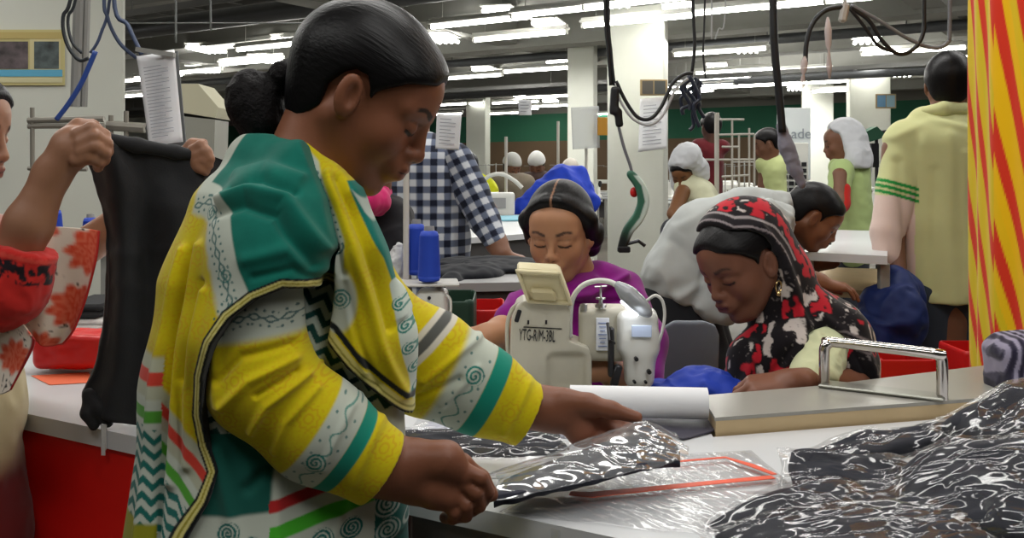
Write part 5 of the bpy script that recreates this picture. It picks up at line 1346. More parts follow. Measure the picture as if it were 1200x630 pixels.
# grey chair
ch = empty('office_chair', (P(812, 0, 2.5)[0], 2.5, 0), 'grey plastic chair with rounded back between the two seated women', 'chair')
def cb_(f): f.add(d_box(P(810, 412, 2.42), (.078, .018, .092), None, .012), 0); f.add(d_box(P(810, 414, 2.42), (.068, .018, .10), None, .012), .03)
CP = mat('grey_plastic', (104, 112, 122), .5)
f = Fld(); pp = [(776, 470), (775, 400), (780, 384), (792, 377), (826, 377), (840, 382), (845, 394), (843, 470)]
f.add((lambda p: np.maximum(poly_sd(600+p[..., 0]*F/2.4, HY+(ZC-p[..., 2])*F/2.4, pp)*2.4/F, np.abs(p[..., 1]-2.42-1.2*(p[..., 0]-P(810, 0, 2.4)[0])**2)-.010), np.array((P(770, 0, 2.4)[0], 2.36, P(0, 475, 2.4)[2])), np.array((P(850, 0, 2.4)[0], 2.47, P(0, 372, 2.4)[2]))), 0)
V, Q = f.mesh(.004, 2); mesh_obj('backrest', V, Q, CP, ch)
cx = P(810, 0, 2.5)[0]
f = Fld(); f.add(d_box((cx, 2.6, .45), (.2, .2, .02), None, .02), 0); V, Q = f.mesh(.006); mesh_obj('seat', V, Q, CP, ch)
MB().tube([(cx, 2.44, .66), (cx, 2.46, .5), (cx, 2.6, .43)], .014, 8).tube([(cx, 2.6, .43), (cx, 2.6, .08)], .022, 12).build('post', M_BLACK, ch, smooth='auto')
for k in range(5):
    a = k*2*math.pi/5; MB().tube([(cx, 2.6, .10), (cx+.26*math.cos(a), 2.6+.26*math.sin(a), .03)], [.02, .03], 8).build('leg', M_BLACK, ch, smooth='auto')
# ---------------- far benches, goods and machines
def bench(name, poly, z, m, label, skirt=None, legsm=M_GREY, cat='table', top=.03):
    c = np.mean([p[:2] for p in poly], axis=0); t = empty(name, (*c, 0), label, cat)
    pts = [np.array(p[:2]) for p in poly]; mb = MB(); slab(mb, pts, z, top); mb.build('tabletop', m, t)
    for q in inset(pts, .07):
        mm = MB(); quadleg(mm, q[0], q[1], 0, z-top, .035); mm.build('leg', legsm, t)
    if skirt:
        a, b = inset(pts, .03)[skirt[0]], inset(pts, .03)[skirt[1]]
        mb = MB(); mb.prism([(*a, z-top), (*b, z-top), (*b, .12), (*a, .12)], (0, .02, 0)); mb.build('front_panel', skirt[2], t)
    return t
def PZ(px, py, z): Y = (ZC-z)*F/(py-HY); return P(px, py, Y)
DP = mat('dark_panel', (74, 72, 72), .6)
bench('work_bench', [PZ(522, 332, .86), PZ(640, 330, .86), PZ(636, 304, .86), PZ(556, 304, .86)], .86, mat('grey_top', (150, 150, 150), .5), 'grey work bench under the hand of the man in checks', (0, 1, DP))
bench('work_bench', [PZ(505, 282, .90), PZ(640, 272, .90), PZ(640, 246, .90), PZ(505, 247, .90)], .90, M_TABLE, 'white topped bench with blue cloth on it beyond the man in checks', (0, 1, DP))
bench('cutting_table', [P(940, 0, 3.42), P(1040, 0, 3.25), P(1040, 0, 4.6), P(975, 0, 4.7)], .955, M_TABLE, 'white cutting table in front of the man in white shirt')
bench('low_table', [P(955, 0, 3.6), P(1036, 0, 3.5), P(1036, 0, 4.3), P(962, 0, 4.4)], .80, mat('pale_wood'), 'low wooden table beneath the white cutting table')
def crumple(name, ells, h, amp, freq, col, label, cat, seed=0, m=None):
    f = Fld()
    for (c, r, R) in ells: f.ell(c, r, R, .03)
    V, Q = f.mesh(h); V = fold_disp(V, Q, amp, freq, seed)
    return tag(mesh_obj(name, V, Q, m or M_CLOTH, col=np.tile(lin(col), (len(V), 1))), label, cat)
zt = .80
p1 = PZ(640, 252, zt); s_ = p1[1]/F
f = Fld(); Yc = 7.6
f.chain([P(606, 247, Yc), P(640, 232, Yc), P(662, 214, Yc), P(680, 205, Yc)], [.05, .12, .12, .05], .05); f.chain([P(640, 236, Yc), P(672, 226, Yc), P(690, 236, Yc)], [.12, .16, .08], .05)
V, Q = f.mesh(.014); V = fold_disp(V, Q, .035, 5, 2); tag(mesh_obj('cloth_heap', V, Q, M_SATIN, col=np.tile(lin((34, 66, 190)), (len(V), 1))), 'royal blue cloth heap on the white bench behind the magenta woman', 'cloth')
tag(MB().box(PZ(601, 257, .90)+(0, 0, .010), (.30, .5, .015), rz(.3), .005).build('folded_cloth', mat('pale_blue_cloth', (150, 205, 222), .8)), 'pale blue folded cloth lying beside the royal blue heap', 'cloth')
# black trousers on the near grey bench
crumple('trousers_pile', [(PZ(565, 312, .86)+(0, 0, .010), (.19, .16, .020), rz(.1)), (PZ(600, 316, .86)+(0, 0, .012), (.16, .16, .022), None), (PZ(545, 322, .86)+(0, 0, .004), (.14, .14, .028), None), (PZ(530, 327, .86)+(0, -.03, -.03), (.04, .06, .05), None)], .006, .012, 7, (24, 26, 32), 'black trousers spread on the grey bench under the checked man’s hand', 'garment', 4)
# small machine proto and its copies
def mach_proto(label, Mb):
    t = empty('sewing_machine', (0, 0, 0), label, 'sewing machine')
    f = Fld(); f.add(d_box((0, 0, .02), (.24, .09, .02), None, .01), .01); f.add(d_box((.18, 0, .14), (.05, .05, .13), None, .02), .02)
    f.add(d_box((0, 0, .25), (.2, .045, .045), None, .02), .02); f.add(d_box((-.19, 0, .20), (.035, .045, .10), None, .02), .02); V, Q = f.mesh(.009); mesh_obj('body', V, Q, Mb, t)
    MB().lathe((.23, 0, .25), [(.02, 0), (.06, .004), (.06, .02), (.02, .025)], 16, (1, 0, 0)).build('handwheel', M_BLACK, t, smooth='auto')
    MB().tube([(-.19, 0, .12), (-.19, 0, .045)], .005, 6).build('needle_bar', M_STEEL, t)
    mb = MB().tube([(.1, .14, 0), (.1, .14, .62)], .008, 6).tube([(-.06, .14, .6), (.26, .14, .6)], .006, 6); mb.build('thread_stand', M_GREY, t)
    return t
mp = mach_proto('x', M_MW); mused = False
def bench_proto():
    t = empty('sewing_bench', (0, 0, 0), 'x', 'table'); MB().box((0, 0, .735), (1.1, .55, .03), None, .006).build('tabletop', M_TABLE, t)
    for sx in (-.48, .48):
        for sy in (-.22, .22): MB().box((sx, sy, .36), (.05, .05, .72)).build('leg', M_GREY, t)
    MB().box((0, -.2, .5), (.9, .02, .3)).build('front_panel', DP, t); return t
bp = bench_proto(); bused = False
for r, v in enumerate(np.arange(7.2, 20, 1.75)):
    for k in range(16):
        u = 9.5-k*1.5+(r % 2)*.5; p = uv(u, v, 0)
        px = 600+p[0]*F/p[1] if p[1] > 1 else -999
        if p[1] < 6.2 or px < 100 or px > 1120: continue
        if any(abs(px-cx_) < 55*6/p[1]+72 and abs(p[1]-cy_) < 1.6 for cx_, cy_ in ((753, 10.2), (684, 12.6), (1027, 15.3), (964, 18.8), (560, 20.7), (805, 6.6), (905, 7.3), (832, 7.9), (590, 7.5), (630, 7.6), (640, 9.3), (600, 9.3), (668, 9.3))): continue
        if 490 < px < 670 and p[1] < 14.6: continue
        b_ = bp if not bused else copy_tree(bp); bused = True; b_.location = tuple(p); b_.rotation_euler = (0, 0, TUBE_ANG)
        _w = ('left of the broad column' if px < 700 else 'between the broad column and the lettered board' if px < 900 else 'at the right, beyond the cutting table')
        _d = ('front' if p[1] < 9.5 else 'middle' if p[1] < 14 else 'farthest')
        tag(b_, 'white sewing bench in the %s rows %s' % (_d, _w), 'table', '%s sewing benches %s' % (_d, _w))
        m_ = mp if not mused else copy_tree(mp); mused = True; m_.location = (p[0], p[1], .75); m_.rotation_euler = (0, 0, TUBE_ANG+(math.pi if r % 2 else 0))
        tag(m_, 'white bench machine in the %s rows %s' % (_d, _w), 'sewing machine', '%s sewing machines %s' % (_d, _w))
# white machine with bent hose on the far white bench
fm = empty('sewing_machine', PZ(578, 252, .9), 'pale machine with a curved white lamp hose on the white bench', 'sewing machine')
c = PZ(578, 252, .9)
def q_(f): f.add(d_box(c+(0, 0, .09), (.17, .12, .09), None, .02), 0)
fobj('body', .012, M_MW, fm, q_); yy = c[1]-.14
MB().box((c[0], yy+.015, c[2]+.10), (.2, .01, .08)).build('label', mat('grey_label', (150, 150, 150), .5), fm)
MB().tube(crom([P(563, 232, yy+.1), P(564, 216, yy+.1), P(574, 206, yy+.1), P(588, 204, yy+.1), P(602, 211, yy+.1), P(612, 220, yy+.1)], 6), .016, 8).build('lamp_hose', M_MW, fm, smooth=True)
# ---------------- rack of thin rods, poles, boards
def rods(name, segs, Y, r, m, label, cat, base=True):
    mb = MB()
    for s in segs: mb.tube([P(*s[0], s[2] if len(s) > 2 else Y), P(*s[1], s[2] if len(s) > 2 else Y)], s[3] if len(s) > 3 else r, 8)
    return tag(mb.build(name, m, smooth='auto'), label, cat)
zf = lambda Y: HY+ZC*F/Y
rods('rod_rack', [((840, 132), (840, zf(6.2)), 6.2, .016), ((878, 150), (878, zf(6.2))), ((824, 187), (884, 187)), ((838, 140), (872, 140)), ((838, 158), (884, 157)), ((858, 140), (858, 245)), ((866, 157), (866, 240)), ((846, 207), (878, 205)), ((884, 157), (884, 235)), ((846, 172), (866, 172))], 6.2, .007, mat('pale_rod', (190, 186, 176), .4), 'tall rack of pale rods beside the maroon shirted worker', 'rack')
for (px, t_, Y, lab) in ((654, 142, 9.0, 'thin pale pole behind the capped workers, by the white tag'), (593, 160, 8.2, 'thin pale pole left of the capped workers'), (687, 172, 8.6, 'slim pole under the hanging plastic sheet'), (1033, 60, 9.5, 'dark thin hanger above the two small pictures')):
    if px == 1033: continue
    rods('pole', [((px, t_), (px, zf(Y)))], Y, .014, mat('pale_rod'), lab, 'pole')
def sheet(name, pts, Y, m, label, cat, th=.002, wav=.006, parent=None, n=14):
    a, b, c_, d = [P(*p, Y) for p in pts]; G = np.zeros((n, n, 3))
    for i in range(n):
        for j in range(n):
            u, v = i/(n-1), j/(n-1); G[i, j] = (a*(1-v)+b*v)*(1-u)+(d*(1-v)+c_*v)*u; G[i, j, 1] += wav*math.sin(v*5+u*2)
    V, Q = grid_mesh(G, th); o = mesh_obj(name, V, Q, m, parent)
    return tag(o, label, cat) if parent is None else o
M_PAP = mat('paper'); M_FILM = mat('thin_film', (200, 204, 206), .2, alpha=.45)
def printed(pts, Y, label, rows=16, clip=False, name='paper_sheet'):
    c = P(*pts[0], Y); t = empty(name, c, label, 'paper'); sheet('page', pts, Y, M_PAP, None, None, parent=t)
    mb = MB(); a, b, c_, d = [P(*p, Y-.012) for p in pts]
    for k in range(rows):
        u = .14+.8*k/rows; l = a*(1-u)+d*u; r = b*(1-u)+c_*u; l2 = l*.86+r*.14; r2 = l*.22+r*.78 if k % 3 else l*.4+r*.6
        mb.tube([l2, r2], .0008*Y/2, 4)
    mb.build('print', mat('grey_print', (150, 152, 160), .8), t)
    if clip: mb = MB().box((a+b)/2+(0, 0, .002), (np.linalg.norm(b-a)*.98, .02, .012), ry(.15)); mb.build('clip', M_GREY, t)
    return t
printed([(160, 66), (205, 58), (214, 166), (174, 172)], 2.6, 'white printed sheet hanging above the black garment', 22, True)
tag(MB().prism([P(205, 60, 2.62), P(208, 60, 2.62), P(218, 170, 2.62), P(176, 175, 2.62), P(170, 150, 2.62)], (0, .006, 0)).build('clipboard', mat('grey_board', (96, 98, 98), .6)), 'grey board hanging behind the white printed sheet', 'board')
printed([(512, 133), (541, 135), (538, 176), (510, 174)], 4.0, 'white paper sheet hanging just before the checked man’s head', 8)
printed([(750, 116), (782, 113), (782, 174), (748, 178)], 9.55, 'white papers pinned on the broad pale column', 12)
printed([(607, 117), (623, 117), (623, 135), (608, 135)], 9, 'small white sheet hanging above the capped workers', 4)
sheet('plastic_sheet', [(669, 126), (702, 124), (703, 173), (671, 175)], 8.5, M_FILM, 'translucent plastic sheet hung on the slim pole', 'sheet')
tag(MB().box(P(706, 148, 8.4), (.09, .02, .16), None, .004).build('yellow_tag', mat('amber', (196, 140, 40), .5)), 'amber card hanging beside the translucent plastic sheet', 'card')
def frame_pic(px0, py0, px1, py1, Y, label, cols):
    c = (P(px0, py0, Y)+P(px1, py1, Y))/2; w, h = (px1-px0)*Y/F, (py1-py0)*Y/F; t = empty('picture_frame', c, label, 'picture')
    MB().box(c, (w, .02, h), None, .004).build('frame', mat('frame_'+str(len(cols)), (140, 120, 84), .5), t); n_ = len(cols)
    for i, k in enumerate(cols): MB().box(c+np.array(((i-(n_-1)/2)*w*.9/n_, -.012, 0)), (w*.8/n_, .004, h*.8)).build('print', mat('pic_%d_%d_%d' % k, k, .5), t)
frame_pic(750, 93, 782, 112, 9.5, 'small dark framed notice at the top of the broad column', [(70, 66, 60), (60, 62, 60)])
frame_pic(1026, 110, 1050, 127, 14.7, 'pair of small blue pictures on the white column', [(90, 130, 160), (120, 150, 160)])
# big framed notice on the left column
R46 = rz(.46); nc = P(8, 200, 4.3); wdir = R46@np.array([1, 0, 0]); ndir = R46@np.array([0, -1, 0])
faceC = np.array((nc[0], 4.3+.35, 0))+ndir*.28
def onface(px, py):
    k = (px-600)/F; a = faceC[:2]; d = wdir[:2]; t = (k*a[1]-a[0])/(d[0]-k*d[1]); q = a+t*d; return np.array((q[0], q[1], ZC-(py-HY)*q[1]/F))
t = empty('framed_notice', onface(35, 68), 'yellow framed notice board with two photographs on the white column', 'notice board')
def plate(name, x0, y0, x1, y1, col, off, parent, rough=.5, th=.008, nz=None):
    a, b, c_, d = onface(x0, y0), onface(x1, y0), onface(x1, y1), onface(x0, y1)
    MB().prism([p+ndir*off for p in (a, b, c_, d)], -ndir*th).build(name, mat('n_%d_%d_%d' % col, col, rough, noise=nz), parent)
plate('frame', -40, 35, 76, 100, (186, 176, 120), .012, t, .5, .012); plate('header', -38, 38, 73, 46, (176, 158, 96), .015, t); plate('band', -38, 82, 73, 90, (86, 160, 190), .015, t); plate('footer', -38, 91, 73, 97, (196, 190, 150), .015, t)
plate('photograph', -30, 49, 33, 81, (84, 74, 76), .015, t, .4, .008, (14, .8)); plate('photograph', 40, 49, 69, 81, (70, 80, 80), .015, t, .4, .008, (16, .8))
plate('photo_mat', 35, 46, 71, 82, (196, 186, 140), .0135, t)
text_on('heading', 'notice'[:0] or ' ', .01, onface(10, 42), (1, 0, 0), (0, 0, 1), M_INK, t) if False else None
# ade board + cabinet with dark openings
bd = empty('sign_board', P(932, 180, 13.0)*(1, 1, 0), 'white board with grey lettering left of the far column', 'sign')
c = P(930, 160, 13.0); MB().box(c+(0, 0, -.10), (.46, .04, 1.0), None, .01).build('panel', mat('board_white', (214, 220, 222), .5), bd)
for sx in (-.2, .2): MB().box((c[0]+sx, 13.0, .5), (.04, .04, 1.0)).build('leg', M_GREY, bd)
text_on('lettering', 'ade', .20, P(939, 157, 12.97), (1, 0, 0), (0, 0, 1), mat('grey_lettering', (140, 150, 158), .6), bd)
cbn = empty('pigeonhole_cabinet', P(931, 215, 12.6)*(1, 1, 0), 'white cabinet with rows of dark pigeonholes below the lettered board', 'cabinet')
c = P(931, 216, 12.6); MB().box((c[0], 12.65, c[2]/2+.28), (.38, .1, c[2]+.56-.0), None, .01).build('body', M_WHITE, cbn)
for i in range(4):
    for j in range(7): MB().box((c[0]-.13+i*.085, 12.59, c[2]+.27-j*.085), (.06, .03, .055)).build('opening', M_BLACK, cbn)
# green lamp machine by the white column
gm = empty('bench_lamp', (P(1025, 0, 6.2)[0], 6.2, 0), 'green angular machine lamp on a stand, left of the standing man', 'lamp')
Yg = 6.2; MB().prism([P(1008, 158, Yg), P(1028, 148, Yg), (P(1040, 160, Yg)), P(1020, 166, Yg)], (0, .12, 0)).build('shade', mat('green_shade', (40, 84, 62), .4), gm)
mb = MB().tube([P(1020, 157, Yg+.06), P(1052, 152, Yg+.06), P(1082, 148, Yg+.06)], .012, 8).tube([P(1027, 160, Yg+.06), P(1029, zf(Yg+.06), Yg+.06)], .012, 8).box(P(1024, 182, Yg+.06), (.05, .05, .16)); mb.build('stand', mat('dark_steel'), gm)
# beige machine head at the upper left
bm = empty('button_machine', (P(232, 0, 4.6)[0], 4.6, 0), 'beige hooded machine left of the yellow shawled woman’s hair', 'machine')
Ym = 4.6; mb = MB().prism([P(211, 98, Ym), P(232, 98, Ym), P(256, 126, Ym), P(252, 138, Ym), P(214, 132, Ym)], (0, .25, 0)); mb.build('hood', mat('beige_hood', (200, 196, 170), .4), bm)
mb = MB().prism([P(213, 136, Ym), P(252, 140, Ym), P(250, 200, Ym), P(216, 200, Ym)], (0, .22, 0)); mb.build('body', mat('hood_grey', (150, 150, 140), .5), bm)
c = P(233, 200, Ym); MB().box((c[0], Ym+.11, c[2]/2), (.12, .18, c[2])).build('pedestal', M_GREY, bm)
# rail stand at the left
rods('rail_stand', [((33, 141), (122, 139), 2.9, .010), ((33, 148), (122, 147), 2.9, .008), ((38, 126), (38, zf(2.9)), 2.9, .007), ((33, 197), (102, 198), 2.9, .007), ((126, 147), (170, 150), 2.95, .016), ((130, 135), (131, zf(2.95)), 2.95, .008), ((148, 130), (148, 160), 2.95, .008)], 2.9, .01, mat('worn_steel', (150, 146, 136), .4, metal=.5), 'worn steel rail stand before the white left column', 'stand')
# inclined twin bars and hanging leads at the upper left
def hang(name, segs, label, cat='cable'):
    mb = MB(); mats = None
    for pts, Y, r in segs: mb.tube(crom([P(*p, Y) for p in pts], 6), r, 8)
    return mb
rods('hanger_bar', [((100, -250), (88, 125), 3.0, .016), ((110, -250), (98, 125), 3.02, .012)], 3, .016, mat('grey_bar', (140, 140, 136), .5), 'pair of slanting grey bars hanging before the left column', 'bar')
def cable(segs, col, label, cat='cable', m=None, name='cable'):
    return tag(hang(name, segs, label).build(name, m or mat('rubber_%d_%d_%d' % col, col, .45), smooth=True), label, cat)
cable([([(112, -250), (86, -20), (74, 20), (78, 50), (92, 70), (104, 68)], 2.9, .006), ([(118, -250), (92, -20), (80, 20), (84, 48), (96, 62)], 2.9, .005)], (40, 44, 48), 'dark leads looping left of the slanting grey bars')
cable([([(128, -250), (122, -20), (126, 20), (140, 50), (160, 68)], 2.9, .006), ([(134, -250), (130, -20), (118, 40), (106, 62)], 2.9, .005), ([(140, -250), (133, -10), (150, 30), (166, 64)], 2.88, .007)], (62, 74, 100), 'blue grey leads running to the hanging printed sheet')
cable([([(112, 60), (96, 96), (80, 122), (66, 140)], 2.85, .008)], (40, 70, 140), 'short blue air hose below the slanting grey bars', 'hose', name='air_hose')
cable([([(140, 27), (360, 27)], 5.2, .004), ([(206, -60), (206, 50)], 5.2, .006), ([(246, -60), (247, 36)], 5.2, .006)], (120, 124, 124), 'pale thin wire and two dark rods under the left ceiling', 'wire', name='wire')
# power drops
sw = empty('power_drop', P(716, 0, 3.0), 'black power lead with an in-line switch box before the broad pale column', 'cable')
RB = mat('rubber_black', (24, 25, 28), .42); LGR = mat('lead_grey', (176, 178, 180), .4)
hang('lead', [([(705, -260), (709, 0), (713, 60), (716, 100)], 3.0, .006), ([(715, -260), (713, 0), (716, 60), (720, 100)], 3.0, .005)], '').build('lead', RB, sw, smooth=True)
f = Fld(); f.add(d_box(P(720, 118, 3.0), (.014, .016, .045), ry(.06), .008), .01); f.add(d_box(P(725, 138, 3.0), (.012, .014, .03), ry(-.1), .008), .01); V, Q = f.mesh(.004); mesh_obj('switch_box', V, Q, RB, sw)
hang('loop', [([(722, 95), (733, 118), (747, 137), (762, 139), (775, 125), (788, 98), (802, 87), (812, 86)], 3.0, .006)], '').build('loop', RB, sw, smooth=True)
hang('loop', [([(720, 97), (728, 120), (743, 140), (762, 146), (778, 133), (792, 104), (806, 92)], 3.0, .0045)], '').build('loop', LGR, sw, smooth=True)
hang('tail', [([(725, 148), (731, 172), (738, 192), (741, 204)], 3.0, .005)], '').build('tail', mat('lead_mid', (110, 112, 118), .4), sw, smooth=True)
cf = empty('cutting_tool', P(745, 204, 3.0), 'green and white curved tool hanging from the power lead', 'tool')
f = Fld()
pts = [(739, 204), (750, 218), (754, 236), (748, 254), (736, 270), (729, 290)]
C_ = crom([P(*p, 3.0) for p in pts], 5)
for i in range(len(C_)-1): f.add(d_cone(C_[i], C_[i+1], .013+.006*math.sin(i/len(C_)*3.1), .013+.006*math.sin((i+1)/len(C_)*3.1)), .004)
f.inter(lambda p: np.abs(p[..., 1]-3.0)-.011, .003); V, Q = f.mesh(.003); a, b = abp(V, 3.0)
d1, q1 = pline(a, b, pts); off = poly_sd(a, b, pts+[(900, 290), (900, 204)])
c = np.tile(lin((54, 104, 84)), (len(V), 1)); c = mixc(c, (196, 214, 206), sstep(-.5, .9, -off-1.2)); c = mixc(c, (24, 30, 28), sstep(60, 90, q1)); mesh_obj('handle', V, Q, mat('tool_plastic', rough=.35, vcol=True), cf, col=c)
MB().box(P(731, 292, 3.0), (.04, .03, .02), None, .004).tube([P(733, 286, 3.0), P(748, 282, 3.0), P(756, 288, 3.0)], .006, 8).build('blade_head', mat('dark_steel'), cf)
(fobj('red_knob', .004, mat('red_plastic'), cf, lambda f: f.ell(P(743, 225, 3.02), (.014, .01, .018))))
w2 = empty('power_drop', P(813, 0, 3.2), 'black power lead ending in a tangled bundle right of the broad column', 'cable')
hang('lead', [([(806, -240), (812, 0), (814, 50), (811, 84)], 3.2, .006), ([(828, -240), (826, 0), (824, 60), (827, 92)], 3.2, .0035)], '').build('lead', RB, w2, smooth=True)
random.seed(4); segs = []
for k in range(7):
    x, y = 812+random.uniform(-5, 8), 92+random.uniform(-5, 8); pts = [(x, y)]
    for j in range(5): x += random.uniform(-10, 8); y += random.uniform(4, 15); pts.append((max(796, min(x, 832)), y))
    segs.append((pts, 3.2+random.uniform(-.03, .03), .0065))
hang('bundle', segs, '').build('bundle', mat('bundle_dark', (34, 40, 56), .35), w2, smooth=True)
tag(hang('cord', [([(834, -200), (834, 0), (834, 46)], 3.3, .003), ([(850, -200), (850, 10), (842, 34), (838, 46)], 3.3, .0025)], '').build('cord', LGR, smooth=True), 'thin pale cords hanging right of the tangled black lead', 'cord')
w3 = empty('power_drop', P(908, 0, 3.0), 'thick black hose ending in a pale grey cloth sleeve, behind the bending man', 'hose')
hang('hose', [([(903, -260), (906, 0), (908, 60), (913, 110), (917, 155)], 3.0, .013)], '').build('hose', RB, w3, smooth=True)
f = Fld(); f.chain([P(915, 148, 3.02), P(922, 172, 3.02), P(931, 196, 3.02), P(940, 216, 3.02)], [.014, .022, .020, .010], .01); V, Q = f.mesh(.004); V = fold_disp(V, Q, .004, 30); mesh_obj('cloth_sleeve', V, Q, M_CLOTH, w3, col=np.tile(lin((132, 130, 142)), (len(V), 1)))
w4 = empty('power_drop', P(990, 5, 2.6), 'twisted black and grey leads looping from a hook near the striped cloth', 'cable')
hang('lead', [([(990, 8), (968, 12), (952, 28), (945, 52), (944, 76)], 2.6, .007), ([(996, 8), (1018, 24), (1034, 48), (1052, 63), (1070, 58), (1082, 38), (1083, 0), (1083, -200)], 2.6, .006), ([(996, 10), (1012, 30), (1028, 52), (1044, 60)], 2.6, .005)], '').build('lead', RB, w4, smooth=True)
hang('lead', [([(997, 6), (1030, 24), (1062, 44), (1092, 56), (1110, 50), (1113, 20), (1115, -200)], 2.6, .0055)], '').build('lead', mat('lead_mid'), w4, smooth=True)
MB().tube([P(990, -220, 2.6), P(990, 8, 2.6)], .006, 8).box(P(989, 15, 2.6), (.022, .02, .055), ry(.2), .006).build('hook', mat('hook_plastic', (170, 166, 160), .3), w4)
for (x0, y0, x1, y1, lab) in ((970, 20, 972, 92, 'clear thread guide hanging on the right below the black leads'), (943, 66, 940, 104, 'clear thread guide hanging at the end of the black lead')):
    mb = MB(); a, b = P(x0, y0, 2.58), P(x1, y1, 2.58); mb.tube([a, a*.8+b*.2, a*.55+b*.45, a*.45+b*.55, a*.2+b*.8, b], [.003, .010, .008, .003, .008, .003], 10)
    tag(mb.build('thread_guide', mat('clear_guide', (196, 180, 176), .2, alpha=.75), smooth=True), lab, 'thread guide')
# ================================================================ goods on the tables
def film_mat(name, amt=.10, haze=.08, scale=38, dist=.006, rough=.08, tint=(225, 228, 232), gain=1., cap=.3):
    m = bpy.data.materials.new(name); m.use_nodes = True; nt = m.node_tree; nt.nodes.clear(); N = nt.nodes.new; L = nt.links.new
    out = N('ShaderNodeOutputMaterial'); tr = N('ShaderNodeBsdfTransparent'); gl = N('ShaderNodeBsdfGlossy'); gl.inputs['Roughness'].default_value = rough
    df = N('ShaderNodeBsdfDiffuse'); df.inputs[0].default_value = (*lin(tint), 1)
    tc = N('ShaderNodeTexCoord'); oi = N('ShaderNodeObjectInfo'); mp_ = N('ShaderNodeMapping'); mp_.inputs['Scale'].default_value = (.55, 2.6, 1.2)
    vr = N('ShaderNodeVectorRotate'); vr.rotation_type = 'Z_AXIS'; ml = N('ShaderNodeMath'); ml.operation = 'MULTIPLY'; ml.inputs[1].default_value = 5.0
    L(oi.outputs['Random'], ml.inputs[0]); L(ml.outputs[0], vr.inputs['Angle']); L(tc.outputs['Object'], vr.inputs['Vector']); L(vr.outputs[0], mp_.inputs[0])
    no = N('ShaderNodeTexNoise'); no.inputs['Scale'].default_value = scale; no.inputs['Detail'].default_value = 1.5; no.inputs['Distortion'].default_value = .2; L(mp_.outputs[0], no.inputs['Vector'])
    sb = N('ShaderNodeMath'); sb.operation = 'SUBTRACT'; sb.inputs[1].default_value = .5; ab = N('ShaderNodeMath'); ab.operation = 'ABSOLUTE'; L(no.outputs['Fac'], sb.inputs[0]); L(sb.outputs[0], ab.inputs[0])
    n2 = N('ShaderNodeTexNoise'); n2.inputs['Scale'].default_value = scale*.6; n2.inputs['Detail'].default_value = 1; L(tc.outputs['Object'], n2.inputs['Vector'])
    ad = N('ShaderNodeMath'); ad.operation = 'MULTIPLY_ADD'; ad.inputs[1].default_value = -2.2; bp_ = N('ShaderNodeBump'); bp_.inputs['Strength'].default_value = 1; bp_.inputs['Distance'].default_value = dist
    L(ab.outputs[0], ad.inputs[0]); L(n2.outputs['Fac'], ad.inputs[2]); L(ad.outputs[0], bp_.inputs['Height']); L(bp_.outputs[0], gl.inputs['Normal'])
    cp = N('ShaderNodeMath'); cp.operation = 'MINIMUM'; cp.inputs[1].default_value = cap
    fr_ = N('ShaderNodeFresnel'); fr_.inputs[0].default_value = 1.5; L(bp_.outputs[0], fr_.inputs['Normal'])
    mx0 = N('ShaderNodeMath'); mx0.operation = 'MULTIPLY_ADD'; mx0.inputs[1].default_value = gain; mx0.inputs[2].default_value = amt; mx0.use_clamp = True; L(fr_.outputs[0], mx0.inputs[0])
    m1 = N('ShaderNodeMixShader'); m1.inputs[0].default_value = haze; L(tr.outputs[0], m1.inputs[1]); L(df.outputs[0], m1.inputs[2])
    m2 = N('ShaderNodeMixShader'); L(mx0.outputs[0], cp.inputs[0]); L(cp.outputs[0], m2.inputs[0]); L(m1.outputs[0], m2.inputs[1]); L(gl.outputs[0], m2.inputs[2]); L(m2.outputs[0], out.inputs[0])
    MATS[name] = m; return m
FILM = film_mat('clear_film', .03, .004, 2.9, .017, .11, gain=.8, cap=.22); FILM_HELD = film_mat('held_film', .03, .08, 6, .008, .13, gain=.7, cap=.26); FILM_FLAT = film_mat('flat_film', .02, .04, 16, .004, .2, gain=.5, cap=.3)
M_NAVY = mat('dark_knit', (30, 32, 42), .8, bump=(600, .3, .001), noise=(40, .15))
def creases(V, seed, amp, R, fr_=9):
    n = fbm(V@R*np.array((fr_, fr_*2.2, fr_)), seed, 3); r = 1-np.abs(2*n-1)*3; n2 = fbm(V*fr_*3, seed+9, 2)
    return amp*(np.clip(r, -.4, 1)+.5*(n2-.5))
